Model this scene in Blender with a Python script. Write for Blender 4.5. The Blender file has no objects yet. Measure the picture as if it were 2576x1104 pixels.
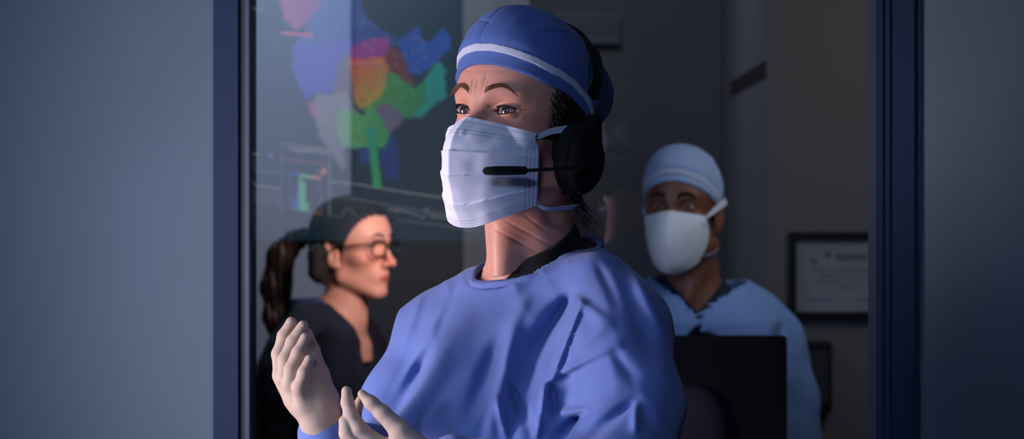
import bpy, math
import numpy as np
from mathutils import Vector, Matrix

# ------------------------------------------------------------------ camera, world, lights, exposure
SC = bpy.context.scene
COL = SC.collection
F = 4230.0            # focal length in pixels of the 2576 px wide frame
CZ = 1.5
cam_d = bpy.data.cameras.new('camera'); cam = bpy.data.objects.new('camera', cam_d); COL.objects.link(cam)
cam.location = (0, 0, CZ); cam.rotation_euler = (math.pi / 2, 0, 0)
cam_d.sensor_width = 36; cam_d.lens = F / 2576 * 36; cam_d.clip_start = .05
cam_d.dof.use_dof = True; cam_d.dof.focus_distance = 1.95; cam_d.dof.aperture_fstop = 5.0
SC.camera = cam
SC.view_settings.view_transform = 'Standard'; SC.view_settings.look = 'None'
SC.view_settings.gamma = 1; SC.view_settings.exposure = 0.0; SC.view_settings.use_curve_mapping = False
wd = bpy.data.worlds.new('world'); SC.world = wd; wd.use_nodes = True
wd.node_tree.nodes['Background'].inputs[0].default_value = (.02, .03, .05, 1)
wd.node_tree.nodes['Background'].inputs[1].default_value = .3

def area(name, loc, target, size, power, color, size_y=None, spread=180):
    l = bpy.data.lights.new(name, 'AREA'); l.energy = power; l.color = color
    l.shape = 'RECTANGLE'; l.size = size; l.size_y = size_y or size; l.spread = math.radians(spread)
    o = bpy.data.objects.new(name, l); COL.objects.link(o); o.location = loc
    o.rotation_euler = (Vector(target) - Vector(loc)).to_track_quat('-Z', 'Y').to_euler()
    return o
area('screen_glow_light', (-1.55, 1.50, 1.34), (0, 2.0, 1.40), .45, 9.0, (1.0, .86, 1.0), .8, 84)
area('left_wall_fill_light', (-1.35, 1.15, 2.5), (-.75, 2.6, 1.35), .7, 1.6, (.56, .76, 1.0), .4, 85)  # unseen lamp added to brighten the left wall, no fixture there
area('theatre_fill_light', (-2.2, .3, 1.9), (.0, 2.0, 1.3), .7, 5.5, (.36, .54, 1.0), .6, 60)
area('front_fill_light', (-.7, -1.0, 2.62), (.02, 2.0, 1.42), .7, 1.3, (.40, .56, 1.0), .45, 34)  # added blue fill on the surgeon from above and behind the camera
area('woman_fill_light', (.05, 3.3, 1.72), (-.42, 4.2, 1.4), .25, 1.5, (1.0, .74, .66), .25, 70)  # added warm lamp for the woman's face; no lamp stands on a desk
area('office_light', (1.0, 2.95, 2.2), (.38, 3.7, 1.4), .4, .58, (.84, .90, 1.0), .4, 60)
area('office_ceiling_light', (-.7, 4.3, 2.6), (-.7, 5.4, 1.2), .8, 9.0, (.74, .84, 1.0), .5, 150)
area('back_wall_fill_light', (.1, 5.0, 2.6), (.3, 5.9, 1.4), .5, 2.2, (.72, .80, 1.0), .4, 150)  # unseen lamp added to lift the dark back of the control room
area('right_corner_fill_light', (1.3, 3.6, 2.6), (1.0, 4.8, 1.5), .5, 2.2, (1.0, .98, .88), .4, 120)  # added warm fill for the right back wall, no fixture modelled

# ------------------------------------------------------------------ helpers: objects and materials
def tag(o, label=None, cat=None, group=None, kind=None):
    if label: o['label'] = label
    if cat: o['category'] = cat
    if group: o['group'] = group
    if kind: o['kind'] = kind
    return o
def empty(name, loc=(0, 0, 0)):
    o = bpy.data.objects.new(name, None); COL.objects.link(o); o.location = loc; o.empty_display_size = .05
    return o
def mesh_obj(name, V, Fc, mat, parent=None, smooth=True, col=None, uv=None):
    V = np.asarray(V, dtype=np.float32)
    me = bpy.data.meshes.new(name)
    if isinstance(Fc, np.ndarray):
        n = len(Fc); k = Fc.shape[1]
        me.vertices.add(len(V)); me.vertices.foreach_set('co', V.ravel())
        me.loops.add(n * k); me.loops.foreach_set('vertex_index', Fc.astype(np.int32).ravel())
        me.polygons.add(n); me.polygons.foreach_set('loop_start', np.arange(0, n * k, k, dtype=np.int32))
        me.polygons.foreach_set('loop_total', np.full(n, k, dtype=np.int32))
        me.update(calc_edges=True); me.validate()
    else:
        me.from_pydata([tuple(map(float, v)) for v in V], [], Fc); me.update()
    me.polygons.foreach_set('use_smooth', np.full(len(me.polygons), smooth)); me.update()
    if col is not None:
        a = me.color_attributes.new('Col', 'FLOAT_COLOR', 'POINT')
        c = np.ones((len(V), 4), np.float32); c[:, :3] = col; a.data.foreach_set('color', c.ravel())
    if uv is not None:
        l = me.uv_layers.new(name='UVMap'); vi = np.zeros(len(me.loops), np.int32); me.loops.foreach_get('vertex_index', vi)
        l.data.foreach_set('uv', np.asarray(uv, np.float32)[vi].ravel())
    me.materials.append(mat)
    o = bpy.data.objects.new(name, me); COL.objects.link(o)
    if parent is not None:
        o.parent = parent; o.matrix_parent_inverse = Matrix.Translation(-Vector(parent.location))
    return o

def lin(c):
    return tuple(((x / 255) / 12.92 if x / 255 <= .04045 else ((x / 255 + .055) / 1.055) ** 2.4) for x in c)
def mat(name, rgb, rough=.7, noise=0., nscale=40., bump=0., bscale=400., metal=0., sheen=0., sss=0., vcol=False,
        emit=None, estr=0., coat=0., spec=.5):
    m = bpy.data.materials.new(name); m.use_nodes = True; nt = m.node_tree; N = nt.nodes; L = nt.links
    b = N['Principled BSDF']; c = lin(rgb)
    b.inputs['Base Color'].default_value = (*c, 1); b.inputs['Roughness'].default_value = rough
    b.inputs['Metallic'].default_value = metal; b.inputs['Specular IOR Level'].default_value = spec
    tc = N.new('ShaderNodeTexCoord')
    src = None
    if vcol:
        a = N.new('ShaderNodeVertexColor'); a.layer_name = 'Col'; src = a.outputs['Color']
    if noise:
        n = N.new('ShaderNodeTexNoise'); n.inputs['Scale'].default_value = nscale; n.inputs['Detail'].default_value = 6
        L.new(tc.outputs['Object'], n.inputs['Vector'])
        r = N.new('ShaderNodeMapRange'); r.inputs['From Min'].default_value = .3; r.inputs['From Max'].default_value = .7
        r.inputs['To Min'].default_value = 1 - noise; r.inputs['To Max'].default_value = 1 + noise
        L.new(n.outputs['Fac'], r.inputs['Value'])
        mx = N.new('ShaderNodeMix'); mx.data_type = 'RGBA'; mx.blend_type = 'MULTIPLY'; mx.inputs['Factor'].default_value = 1
        mx.inputs[6].default_value = (*c, 1)
        if src: L.new(src, mx.inputs[6])
        L.new(r.outputs['Result'], mx.inputs[7]); src = mx.outputs[2]
    if src: L.new(src, b.inputs['Base Color'])
    if bump:
        n2 = N.new('ShaderNodeTexNoise'); n2.inputs['Scale'].default_value = bscale; n2.inputs['Detail'].default_value = 4
        L.new(tc.outputs['Object'], n2.inputs['Vector'])
        bp = N.new('ShaderNodeBump'); bp.inputs['Strength'].default_value = bump; bp.inputs['Distance'].default_value = .001
        L.new(n2.outputs['Fac'], bp.inputs['Height']); L.new(bp.outputs['Normal'], b.inputs['Normal'])
    if sheen: b.inputs['Sheen Weight'].default_value = sheen
    if coat: b.inputs['Coat Weight'].default_value = coat
    if sss:
        b.inputs['Subsurface Weight'].default_value = sss; b.inputs['Subsurface Radius'].default_value = (1, .35, .2)
        b.inputs['Subsurface Scale'].default_value = .006
    if emit is not None:
        b.inputs['Emission Color'].default_value = (*lin(emit), 1); b.inputs['Emission Strength'].default_value = estr
    return m

def box(name, lo, hi, m, parent=None, bev=0.):
    x0, y0, z0 = lo; x1, y1, z1 = hi
    V = [(x0, y0, z0), (x1, y0, z0), (x1, y1, z0), (x0, y1, z0), (x0, y0, z1), (x1, y0, z1), (x1, y1, z1), (x0, y1, z1)]
    Q = [(0, 3, 2, 1), (4, 5, 6, 7), (0, 1, 5, 4), (1, 2, 6, 5), (2, 3, 7, 6), (3, 0, 4, 7)]
    o = mesh_obj(name, V, Q, m, parent, smooth=False)
    if bev:
        b = o.modifiers.new('bevel', 'BEVEL'); b.width = bev; b.segments = 3
    return o
def multi_boxes(bs, M=None):
    V = []; Q = []
    for lo, hi in bs:
        x0, y0, z0 = lo; x1, y1, z1 = hi; k = len(V)
        V += [(x0, y0, z0), (x1, y0, z0), (x1, y1, z0), (x0, y1, z0), (x0, y0, z1), (x1, y0, z1), (x1, y1, z1), (x0, y1, z1)]
        Q += [tuple(k + i for i in q) for q in [(0, 3, 2, 1), (4, 5, 6, 7), (0, 1, 5, 4), (1, 2, 6, 5), (2, 3, 7, 6), (3, 0, 4, 7)]]
    V = np.array(V, float)
    if M is not None: V = V @ M[0].T + M[1]
    return V, Q

def tube_geo(P, R, n=12, flat=1.0, up=None):
    """tube through points P with radii R; flat squashes it along the binormal"""
    P = np.asarray(P, float); R = np.broadcast_to(np.asarray(R, float), (len(P),))
    T = np.gradient(P, axis=0); T /= np.linalg.norm(T, axis=1)[:, None] + 1e-12
    V = []; u = np.array(up if up is not None else (0, 0, 1.), float)
    for i in range(len(P)):
        a = u - T[i] * (u @ T[i])
        if np.linalg.norm(a) < 1e-4: a = np.array([1., 0, 0]) - T[i] * T[i][0]
        a /= np.linalg.norm(a); b = np.cross(T[i], a)
        if up is None: u = a
        for k in range(n):
            t = 2 * math.pi * k / n
            V.append(P[i] + R[i] * (math.cos(t) * a + math.sin(t) * b * flat))
    Q = []
    for i in range(len(P) - 1):
        for k in range(n):
            Q.append((i * n + k, i * n + (k + 1) % n, (i + 1) * n + (k + 1) % n, (i + 1) * n + k))
    Q.append(tuple(range(n - 1, -1, -1))); Q.append(tuple((len(P) - 1) * n + k for k in range(n)))
    return np.array(V), Q
def join_geo(L):
    V = []; Q = []; k = 0
    for v, q in L:
        V.append(v); Q += [tuple(k + i for i in f) for f in q]; k += len(v)
    return np.concatenate(V), Q
def spline(P, n=24):
    """Catmull-Rom through the rows of P (any number of columns)"""
    P = np.asarray(P, float); A = np.vstack([2 * P[0] - P[1], P, 2 * P[-1] - P[-2]]); out = []
    for i in range(len(P) - 1):
        p0, p1, p2, p3 = A[i:i + 4]
        m = max(2, n // (len(P) - 1))
        for t in np.linspace(0, 1, m, endpoint=False):
            out.append(.5 * (2 * p1 + (p2 - p0) * t + (2 * p0 - 5 * p1 + 4 * p2 - p3) * t * t + (3 * p1 - p0 - 3 * p2 + p3) * t ** 3))
    out.append(P[-1]); return np.array(out)

# ------------------------------------------------------------------ helpers: solid modelling with distance fields
def W(px, py, d): return np.array([(px - 1288) / F * d, d, CZ + (552 - py) / F * d])
def sm(a, b, k):
    h = np.maximum(k - np.abs(a - b), 0) / k
    return np.minimum(a, b) - h * h * k * .25
def smx(a, b, k): return -sm(-a, -b, k)
def ell(P, c, r):
    q = (P - np.array(c, np.float32)) / np.array(r, np.float32)
    k0 = np.sqrt((q * q).sum(1)) + 1e-9; q2 = q / np.array(r, np.float32)
    k1 = np.sqrt((q2 * q2).sum(1)) + 1e-9
    return k0 * (k0 - 1) / k1
def sph(P, c, r): return np.sqrt(((P - np.array(c, np.float32)) ** 2).sum(1)) - r
def cap_(P, a, b, ra, rb=None):
    rb = ra if rb is None else rb
    a = np.array(a, np.float32); d = np.array(b, np.float32) - a
    t = np.clip((P - a) @ d / (d @ d), 0, 1)
    return np.sqrt(((P - a - t[:, None] * d) ** 2).sum(1)) - (ra + (rb - ra) * t)
def chain(P, pts, k=.004):
    """smooth chain of tapered capsules; pts rows x,y,z,r"""
    f = None
    for a, b in zip(pts[:-1], pts[1:]):
        g = cap_(P, a[:3], b[:3], a[3], b[3]); f = g if f is None else sm(f, g, k)
    return f
_rs = np.random.RandomState(7); _T = _rs.rand(32, 32, 32).astype(np.float32)
def vn(P, s):
    q = P * s; i = np.floor(q).astype(int); f = q - i; f = f * f * (3 - 2 * f); r = 0
    for a in (0, 1):
        for b in (0, 1):
            for c in (0, 1):
                w = (f[:, 0] if a else 1 - f[:, 0]) * (f[:, 1] if b else 1 - f[:, 1]) * (f[:, 2] if c else 1 - f[:, 2])
                r = r + w * _T[(i[:, 0] + a) % 32, (i[:, 1] + b) % 32, (i[:, 2] + c) % 32]
    return r * 2 - 1
def sstep(x, a, b):
    t = np.clip((x - a) / (b - a), 0, 1); return t * t * (3 - 2 * t)
def grad(f, P, e=4e-4):
    g = np.empty_like(P)
    for k in range(3):
        d = np.zeros(3, np.float32); d[k] = e
        g[:, k] = (f(P + d) - f(P - d)) / (2 * e)
    return g
def snap(f, P, it=3):
    P = np.asarray(P, np.float32).copy()
    for _ in range(it):
        g = grad(f, P); v = f(P); P -= np.clip(v / np.maximum((g * g).sum(1), .2), -.01, .01)[:, None] * g
    return P
def surf(f, lo, hi, h, refine=2):
    """surface nets of f(P)<0, evaluated finely only near the surface"""
    lo = np.array(lo, float); hi = np.array(hi, float); B = 6
    n = (np.ceil((hi - lo) / (h * B)).astype(int)) * B + 1
    ax = [lo[k] + h * np.arange(n[k]) for k in range(3)]
    cx = [lo[k] + h * (np.arange((n[k] - 1) // B) * B + B / 2) for k in range(3)]
    G = np.stack(np.meshgrid(*cx, indexing='ij'), -1).reshape(-1, 3).astype(np.float32)
    fc = np.concatenate([f(g) for g in np.array_split(G, max(1, len(G) // 400000))])
    near = np.abs(fc) < h * B * 1.9
    Fg = np.repeat(np.repeat(np.repeat(fc.reshape([len(c) for c in cx]), B, 0), B, 1), B, 2)
    Fg = np.pad(Fg, ((0, 1),) * 3, mode='edge').astype(np.float32)
    bi = np.argwhere(near.reshape([len(c) for c in cx]))
    off = np.stack(np.meshgrid(*[np.arange(B + 1)] * 3, indexing='ij'), -1).reshape(-1, 3)
    for part in np.array_split(bi, max(1, len(bi) * len(off) // 600000)):
        if not len(part): continue
        I = (part[:, None, :] * B + off[None]).reshape(-1, 3)
        P = (lo + I * h).astype(np.float32)
        Fg[I[:, 0], I[:, 1], I[:, 2]] = f(P)
    for k in range(3):                       # close at the bounds
        s = [slice(None)] * 3
        for e in (0, -1):
            s[k] = e; Fg[tuple(s)] = np.maximum(Fg[tuple(s)], 1e-4)
    ins = Fg < 0
    c = [ins[a:ins.shape[0] - 1 + a, b:ins.shape[1] - 1 + b, d:ins.shape[2] - 1 + d] for a in (0, 1) for b in (0, 1) for d in (0, 1)]
    s = sum(x.astype(np.int8) for x in c); act = (s > 0) & (s < 8)
    idx = np.argwhere(act); ids = -np.ones(act.shape, np.int64); ids[tuple(idx.T)] = np.arange(len(idx))
    acc = np.zeros((len(idx), 3)); cnt = np.zeros(len(idx))
    for k in range(3):
        o1, o2 = [j for j in range(3) if j != k]
        for a in (0, 1):
            for b in (0, 1):
                p = idx.copy(); p[:, o1] += a; p[:, o2] += b; q = p.copy(); q[:, k] += 1
                va = Fg[tuple(p.T)]; vb = Fg[tuple(q.T)]; x = (va < 0) != (vb < 0)
                t = np.where(x, va / np.where(x, va - vb, 1), 0)
                e = p.astype(float); e[:, k] += t
                acc += np.where(x[:, None], e, 0); cnt += x
    V = lo + h * acc / cnt[:, None]
    Q = []
    for k in range(3):
        o1, o2 = (k + 1) % 3, (k + 2) % 3
        sl0 = [slice(None)] * 3; sl1 = [slice(None)] * 3
        sl0[k] = slice(0, -1); sl1[k] = slice(1, None)
        A = ins[tuple(sl0)]; Bm = ins[tuple(sl1)]
        E = np.argwhere(A != Bm)
        ok = (E[:, o1] > 0) & (E[:, o2] > 0) & (E[:, o1] < ins.shape[o1] - 1) & (E[:, o2] < ins.shape[o2] - 1); E = E[ok]
        fl = A[tuple(E.T)]
        def cid(a, b):
            t = E.copy(); t[:, o1] -= a; t[:, o2] -= b; return ids[tuple(t.T)]
        q = np.stack([cid(1, 1), cid(0, 1), cid(0, 0), cid(1, 0)], 1)
        q[~fl] = q[~fl][:, ::-1]; Q.append(q)
    Q = np.concatenate(Q); Q = Q[(Q >= 0).all(1)]
    V = V.astype(np.float32)
    for _ in range(refine):
        g = grad(f, V); v = f(V)
        V -= np.clip(v / np.maximum((g * g).sum(1), .25), -h * .6, h * .6)[:, None] * g
    return V, Q

def rot(yaw, pitch, roll):
    """columns: the person's right, forward, up; yaw 0 faces -Y"""
    y, p, r = map(math.radians, (yaw, pitch, roll))
    f = np.array([-math.sin(y) * math.cos(p), -math.cos(y) * math.cos(p), math.sin(p)])
    rt = np.array([-math.cos(y), math.sin(y), 0]); up = np.cross(rt, f)
    rt, up = rt * math.cos(r) + up * math.sin(r), up * math.cos(r) - rt * math.sin(r)
    return np.stack([rt, f, up], 1)

class Frame:
    def __init__(s, R, O): s.R = R.astype(np.float32); s.O = np.array(O, np.float32)
    def loc(s, P): return (P - s.O) @ s.R
    def wld(s, L): return np.asarray(L, np.float32) @ s.R.T + s.O

# ------------------------------------------------------------------ materials
M_wall = mat('painted_wall', (102, 116, 126), .75, .03, 6, .1, 300)
M_wall_dark = mat('control_room_wall', (112, 112, 120), .8, .03, 5)
M_wall_pale = mat('pale_mauve_wall', (118, 128, 148), .8, .03, 5)
M_frame = mat('window_frame_metal', (34, 50, 76), .6, .03, 10, spec=.2)
M_gasket = mat('rubber_gasket', (14, 16, 22), .6)
M_bead = mat('aluminium_bead', (54, 64, 80), .5)
M_floor = mat('vinyl_floor', (70, 76, 86), .5, .05, 4)
M_ceil = mat('ceiling_tile', (150, 155, 160), .9, .03, 6)
M_door = mat('dark_door', (22, 40, 54), .5, .03, 8)
M_black = mat('black_plastic', (6, 6, 8), .55, bump=.1, bscale=900)
M_blackm = mat('black_matte_plastic', (7, 7, 9), .8, spec=.25)
M_foam = mat('ear_cushion_foam', (5, 5, 6), .95)
M_metal = mat('grey_steel', (110, 112, 118), .35, metal=.8)
M_skin = mat('skin', (208, 158, 140), .50, .05, 160, .12, 1600, sss=.12, vcol=True)
M_gown = mat('surgical_gown_fabric', (94, 116, 176), .82, .05, 700, .2, 1300, sheen=.15)
M_gown_bg = mat('pale_gown_fabric', (116, 148, 200), .85, .03, 200, .2, 700)
M_cap = mat('surgical_cap_fabric', (78, 106, 170), .85, .05, 600, .15, 1100, sheen=.1)
M_cap_bg = mat('pale_cap_fabric', (150, 172, 206), .85, .03, 300)
M_band = mat('white_tie_fabric', (196, 200, 216), .85, .06, 900, .2, 1300)
M_mask_bg = mat('white_mask_fabric', (222, 228, 232), .85, .03, 300)
M_under = mat('black_undershirt_cotton', (9, 10, 13), .9, .1, 300, .3, 900)
M_navy = mat('navy_scrub_fabric', (10, 22, 48), .9, .08, 200, .3, 700)
M_collar = mat('blue_collar_fabric', (40, 62, 104), .9, .08, 200)
M_glove = mat('latex_glove', (184, 160, 140), .66, .04, 1200, .18, 900, sss=.04)
M_hair = mat('dark_brown_hair', (34, 24, 22), .5, .25, 300)
M_hair2 = mat('black_hair', (12, 10, 13), .7, .2, 200)
M_brow = mat('brow_hair', (122, 78, 60), .6)
M_lash = mat('lash_hair', (14, 10, 10), .5)
M_eye = mat('eye', (255, 255, 255), .12, vcol=True, coat=.6)
M_specs = mat('black_spectacle_acetate', (12, 12, 16), .3)
M_shoe = mat('white_clog_rubber', (200, 200, 205), .5)
M_trouser = mat('blue_scrub_trousers', (60, 84, 140), .9)

def glass_mat(name, reflect=1.0):
    m = bpy.data.materials.new(name); m.use_nodes = True; nt = m.node_tree; nt.nodes.clear()
    o = nt.nodes.new('ShaderNodeOutputMaterial'); t = nt.nodes.new('ShaderNodeBsdfTransparent'); g = nt.nodes.new('ShaderNodeBsdfGlossy')
    g.inputs['Roughness'].default_value = 0; mx = nt.nodes.new('ShaderNodeMixShader'); fr = nt.nodes.new('ShaderNodeFresnel')
    fr.inputs['IOR'].default_value = 1.5
    mu = nt.nodes.new('ShaderNodeMath'); mu.operation = 'MULTIPLY'; mu.inputs[1].default_value = reflect
    nt.links.new(fr.outputs[0], mu.inputs[0]); nt.links.new(mu.outputs[0], mx.inputs[0])
    nt.links.new(t.outputs[0], mx.inputs[1]); nt.links.new(g.outputs[0], mx.inputs[2]); nt.links.new(mx.outputs[0], o.inputs[0])
    return m
M_glass = glass_mat('window_glass')
M_lens = glass_mat('spectacle_lens', .0)

# ------------------------------------------------------------------ the setting
# the partition with the observation window runs at a slight angle: frame (along, normal, up)
th = math.radians(12)
PR = np.array([[math.cos(th), math.sin(th), 0], [-math.sin(th), math.cos(th), 0], [0, 0, 1.]])   # columns: along, away from camera, up
PR = np.stack([np.array([math.cos(th), -math.sin(th), 0]), np.array([math.sin(th), math.cos(th), 0]), np.array([0, 0, 1.])], 1)
PO = np.array([-.23, 2.60, 0.])
PM = (PR, PO)
def along(px):
    """distance along the partition where the sight line of that column meets it"""
    t = (px - 1288) / F
    # PO + s*a : x/y = t
    a = PR[:, 0]; return (t * PO[1] - PO[0]) / (a[0] - t * a[1])
sL0, sL1, sR0, sR1 = along(540), along(604), along(2190), along(2316)
def part_struct(name, bs, m, kind=None, parent=None):
    V, Q = multi_boxes(bs, PM); o = mesh_obj(name, V, Q, m, parent, smooth=False)
    if kind: o['kind'] = kind
    return o
ZB, ZT = .92, 2.15
part_struct('wall_left', [((-2.6, 0, 0), (sL0, .05, 2.7))], M_wall, 'structure')
part_struct('wall_right', [((sR1, 0, 0), (3.0, .05, 2.7))], M_wall, 'structure')
part_struct('wall_lower', [((sL0, 0, 0), (sR1, .05, ZB))], M_wall, 'structure')
part_struct('wall_upper', [((sL0, 0, ZT), (sR1, .05, 2.7))], M_wall, 'structure')
win = empty('window_1', tuple(PO + PR @ np.array([(sL0 + sR1) / 2, .05, ZB]))); win['kind'] = 'structure'
e = .0005
fl = along(603)
part_struct('window_frame', [((sL0 + e, -.008, ZB), (fl, .045, ZT)), ((along(2245), -.008, ZB), (along(2300), .045, ZT)),
                             ((along(2205), -.002, ZB), (along(2245), .045, ZT)), ((along(2213), -.005, ZB), (along(2220), .0, ZT)),
                             ((along(2230), -.007, ZB), (along(2238), .0, ZT)), ((along(2300), -.004, ZB), (sR1 - e, .045, ZT)),
                             ((fl, -.006, ZB), (along(2245), .045, ZB + .05)), ((fl, -.006, ZT - .05), (along(2245), .045, ZT))], M_frame, None, win)
part_struct('gasket', [((fl, -.002, ZB + .05), (along(618), .03, ZT - .05))], M_gasket, None, win)
part_struct('glazing_bead', [((along(618), -.003, ZB + .05), (along(628), .03, ZT - .05)), ((along(2184), -.003, ZB + .05), (along(2205), .03, ZT - .05))], M_bead, None, win)
part_struct('window_pane', [((along(628), .004, ZB + .05), (along(2184), .010, ZT - .05))], M_glass, None, win)

box('floor', (-3.2, -2.0, -.1), (3.2, 7.2, 0), M_floor)['kind'] = 'structure'
box('ceiling', (-3.2, -2.0, 2.7), (3.2, 7.2, 2.8), M_ceil)['kind'] = 'structure'
box('wall_rear', (-3.2, -2.1, 0), (3.2, -2.0, 2.7), M_wall)['kind'] = 'structure'
box('wall_west', (-3.3, -2.0, 0), (-3.2, 7.2, 2.7), M_wall)['kind'] = 'structure'
box('wall_east', (3.2, -2.0, 0), (3.3, 7.2, 2.7), M_wall)['kind'] = 'structure'
# control room: back walls and a projecting corner on the right
D5 = 5.0
box('wall_back_left', (-3.2, D5, 0), ((882 - 1288) / F * D5, D5 + .12, 2.7), M_wall_pale)['kind'] = 'structure'
box('wall_back', ((1165 - 1288) / F * D5, D5 + .9, 0), (.73, D5 + 1.0, 2.7), M_wall_dark)['kind'] = 'structure'
box('wall_back_right', (.73, 4.8, 0), (3.2, 5.9, 2.7), M_wall_dark)['kind'] = 'structure'
box('wall_back_middle', ((1165 - 1288) / F * D5, D5, 0), (.05, D5 + .12, 2.7), M_wall_dark)['kind'] = 'structure'
d1 = empty('door_1', ((1020 - 1288) / F * D5, D5 + .05, 0)); d1['kind'] = 'structure'
x0, x1 = (882 - 1288) / F * D5, (1165 - 1288) / F * D5
box('door_leaf', (x0 + .0, D5 + .03, 0), (x1 - .0, D5 + .08, 2.7), M_door, d1)
box('door_handle', (x0 + .03, D5 - .02, 1.0), (x0 + .13, D5 + .03, 1.03), M_metal, d1)


# ------------------------------------------------------------------ heads
def head_sdf(P, ears=True, male=False, open_eye=1.0, nose=1.0):
    x = np.abs(P[:, 0]); y = P[:, 1]; z = P[:, 2]; A = np.stack([x, y, z], 1)
    f = ell(P, (0, -.006, .054), (.074, .092, .083))
    f = sm(f, ell(P, (0, .032, .052), (.062, .060, .060)), .03)
    f = sm(f, ell(P, (0, .030, -.018), (.056, .058, .068)), .02)
    jw = .004 if male else 0
    f = sm(f, cap_(A, (.046 + jw, .004, -.048), (.012, .070, -.081), .019, .017), .022)
    f = sm(f, sph(P, (0, .077, -.082), .0155 + jw * .5), .014)
    f = sm(f, ell(A, (.041, .054, -.004), (.021, .023, .016)), .020)
    f = sm(f, cap_(A, (.010, .0855, .0435), (.040, .0715, .0475), .0075, .0065), .014)
    f = smx(f, -ell(A, (.031, .097, .0245), (.0175, .0165, .0125)), .012)
    # nose
    n = cap_(P, (0, .086, .032), (0, .086 + .023 * nose, -.009), .0065, .0078)
    n = sm(n, sph(P, (0, .086 + .0265 * nose, -.0145), .0098), .008)
    n = sm(n, ell(A, (.0115, .0985, -.018), (.0065, .0105, .0075)), .006)
    f = sm(f, n, .012)
    # muzzle and lips
    f = sm(f, ell(P, (0, .070, -.045), (.030, .027, .028)), .016)
    f = smx(f, -cap_(A, (0, .1005, -.0495), (.021, .089, -.0505), .0012, .0010), .003)
    f = sm(f, cap_(A, (.003, .0955, -.0455), (.020, .0865, -.0495), .0042, .0018), .004)
    f = sm(f, cap_(A, (.0, .0945, -.0545), (.018, .0865, -.0510), .0050, .0020), .004)
    # eyelids around the ball, then the opening
    f = sm(f, sph(A, (.031, .0715, .026), .0136), .0035)
    u = (x - .0312) / .0152; w = z - .0262 - .0012 * u
    up_ = .0044 * open_eye * (1 - np.abs(u) ** 2.2); lo_ = -.0042 * open_eye * (1 - np.abs(u) ** 2)
    op = np.maximum(np.maximum(w - up_, lo_ - w), .0745 - y)
    f = smx(f, -np.maximum(op, np.abs(u) * .0152 - .0158), .0012)
    # lid crease and lower lid fold
    uc = np.clip(u, -1, 1)
    zc = .026 + .0095 - .0045 * uc ** 2 + .0012 * uc
    f = f + .0011 * np.exp(-((z - zc) / .0011) ** 2) * (np.abs(u) < 1.15) * (y > .06)
    zc = .026 - .0085 + .003 * uc ** 2
    f = f + .0006 * np.exp(-((z - zc) / .0014) ** 2) * (np.abs(u) < 1.0) * (y > .06)
    if ears:
        c = np.cos(.35); s = np.sin(.35)
        B = np.stack([x - .0735 - .25 * np.clip(-y - .0, -.01, .03), (y + .008) * c + (z - .008) * s * .6, (z - .006) * c - (y + .008) * s * .4], 1)
        e = ell(B, (0, 0, 0), (.0055, .0175, .031))
        e = smx(e, -ell(B, (.006, .004, .004), (.0055, .0105, .019)), .003)
        e = sm(e, ell(B, (-.004, .004, -.024), (.006, .008, .010)), .004)
        f = sm(f, e, .006)
    return f

def wrinkles(P):
    x = P[:, 0]; y = P[:, 1]; z = P[:, 2]; d = 0
    for xc, z0, z1, a in ((.0075, .040, .064, .0011), (-.0065, .042, .066, .0012), (-.0125, .045, .060, .0007), (.001, .05, .062, .0008)):
        d = d + a * np.exp(-((x - xc - .12 * (z - z0) * np.sign(xc)) / .0014) ** 2) * sstep(z, z0 - .004, z0 + .004) * (1 - sstep(z, z1 - .004, z1 + .004))
    for zc, a in ((.070, .0003), (.078, .0003)):
        d = d + a * np.exp(-((z - zc - .3 * x ** 2 * 10 - .0006 * np.sin(x * 300)) / .0012) ** 2) * (np.abs(x) < .045)
    # crow's feet
    for k in (-1, 0, 1):
        xx = np.abs(x); t = xx - .049
        d = d + .0006 * np.exp(-((z - .024 - k * .0045 - k * .35 * t) / .0009) ** 2) * sstep(t, 0, .003) * (1 - sstep(t, .010, .016))
    return d * (y > .03)

def eyeball(name, fr, side, gaze, parent, iris=(84, 62, 58), r=.0122):
    """side +1 her right; gaze: local direction"""
    c = fr.wld(np.array([[side * .031, .0715, .026]]))[0]
    g = fr.R @ np.array(gaze, np.float32); g = g / np.linalg.norm(g)
    a = np.cross(g, (0, 0, 1.)); a /= np.linalg.norm(a); b = np.cross(g, a)
    nr, ns = 60, 40; V = []; C = []
    ic = np.array(lin(iris)); rs = np.random.RandomState(3); sp = rs.rand(ns) * .5 + .7
    for i in range(nr + 1):
        t = math.pi * (i / nr) ** 1.5
        for k in range(ns):
            p = 2 * math.pi * k / ns
            rr = r + (.0006 * math.exp(-(t / .38) ** 2))
            V.append(c + rr * (math.cos(t) * g + math.sin(t) * (math.cos(p) * a + math.sin(p) * b)))
            if t < .19: C.append((.004, .004, .005))
            elif t < .49: C.append(tuple(ic * sp[k] * (1.0 if t < .43 else .35)))
            else: C.append(lin((176, 158, 158)) if t < .95 else lin((180, 130, 124)))
    Q = [(i * ns + k, i * ns + (k + 1) % ns, (i + 1) * ns + (k + 1) % ns, (i + 1) * ns + k) for i in range(nr) for k in range(ns)]
    return mesh_obj(name, V, np.array(Q), M_eye, parent, col=C)

def strands(name, roots, dirs, lens, rads, bend, m, parent):
    """many fine hairs in one mesh; bend: second direction mixed in towards the tip"""
    G = []
    for p, d, l, r, b in zip(roots, dirs, lens, rads, bend):
        d = d / np.linalg.norm(d); T = np.linspace(0, 1, 5)
        pts = np.array([p + l * (d * t + b * t * t) for t in T])
        G.append(tube_geo(pts, r * (1 - .85 * T), 4))
    V, Q = join_geo(G); return mesh_obj(name, V, Q, m, parent)

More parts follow.
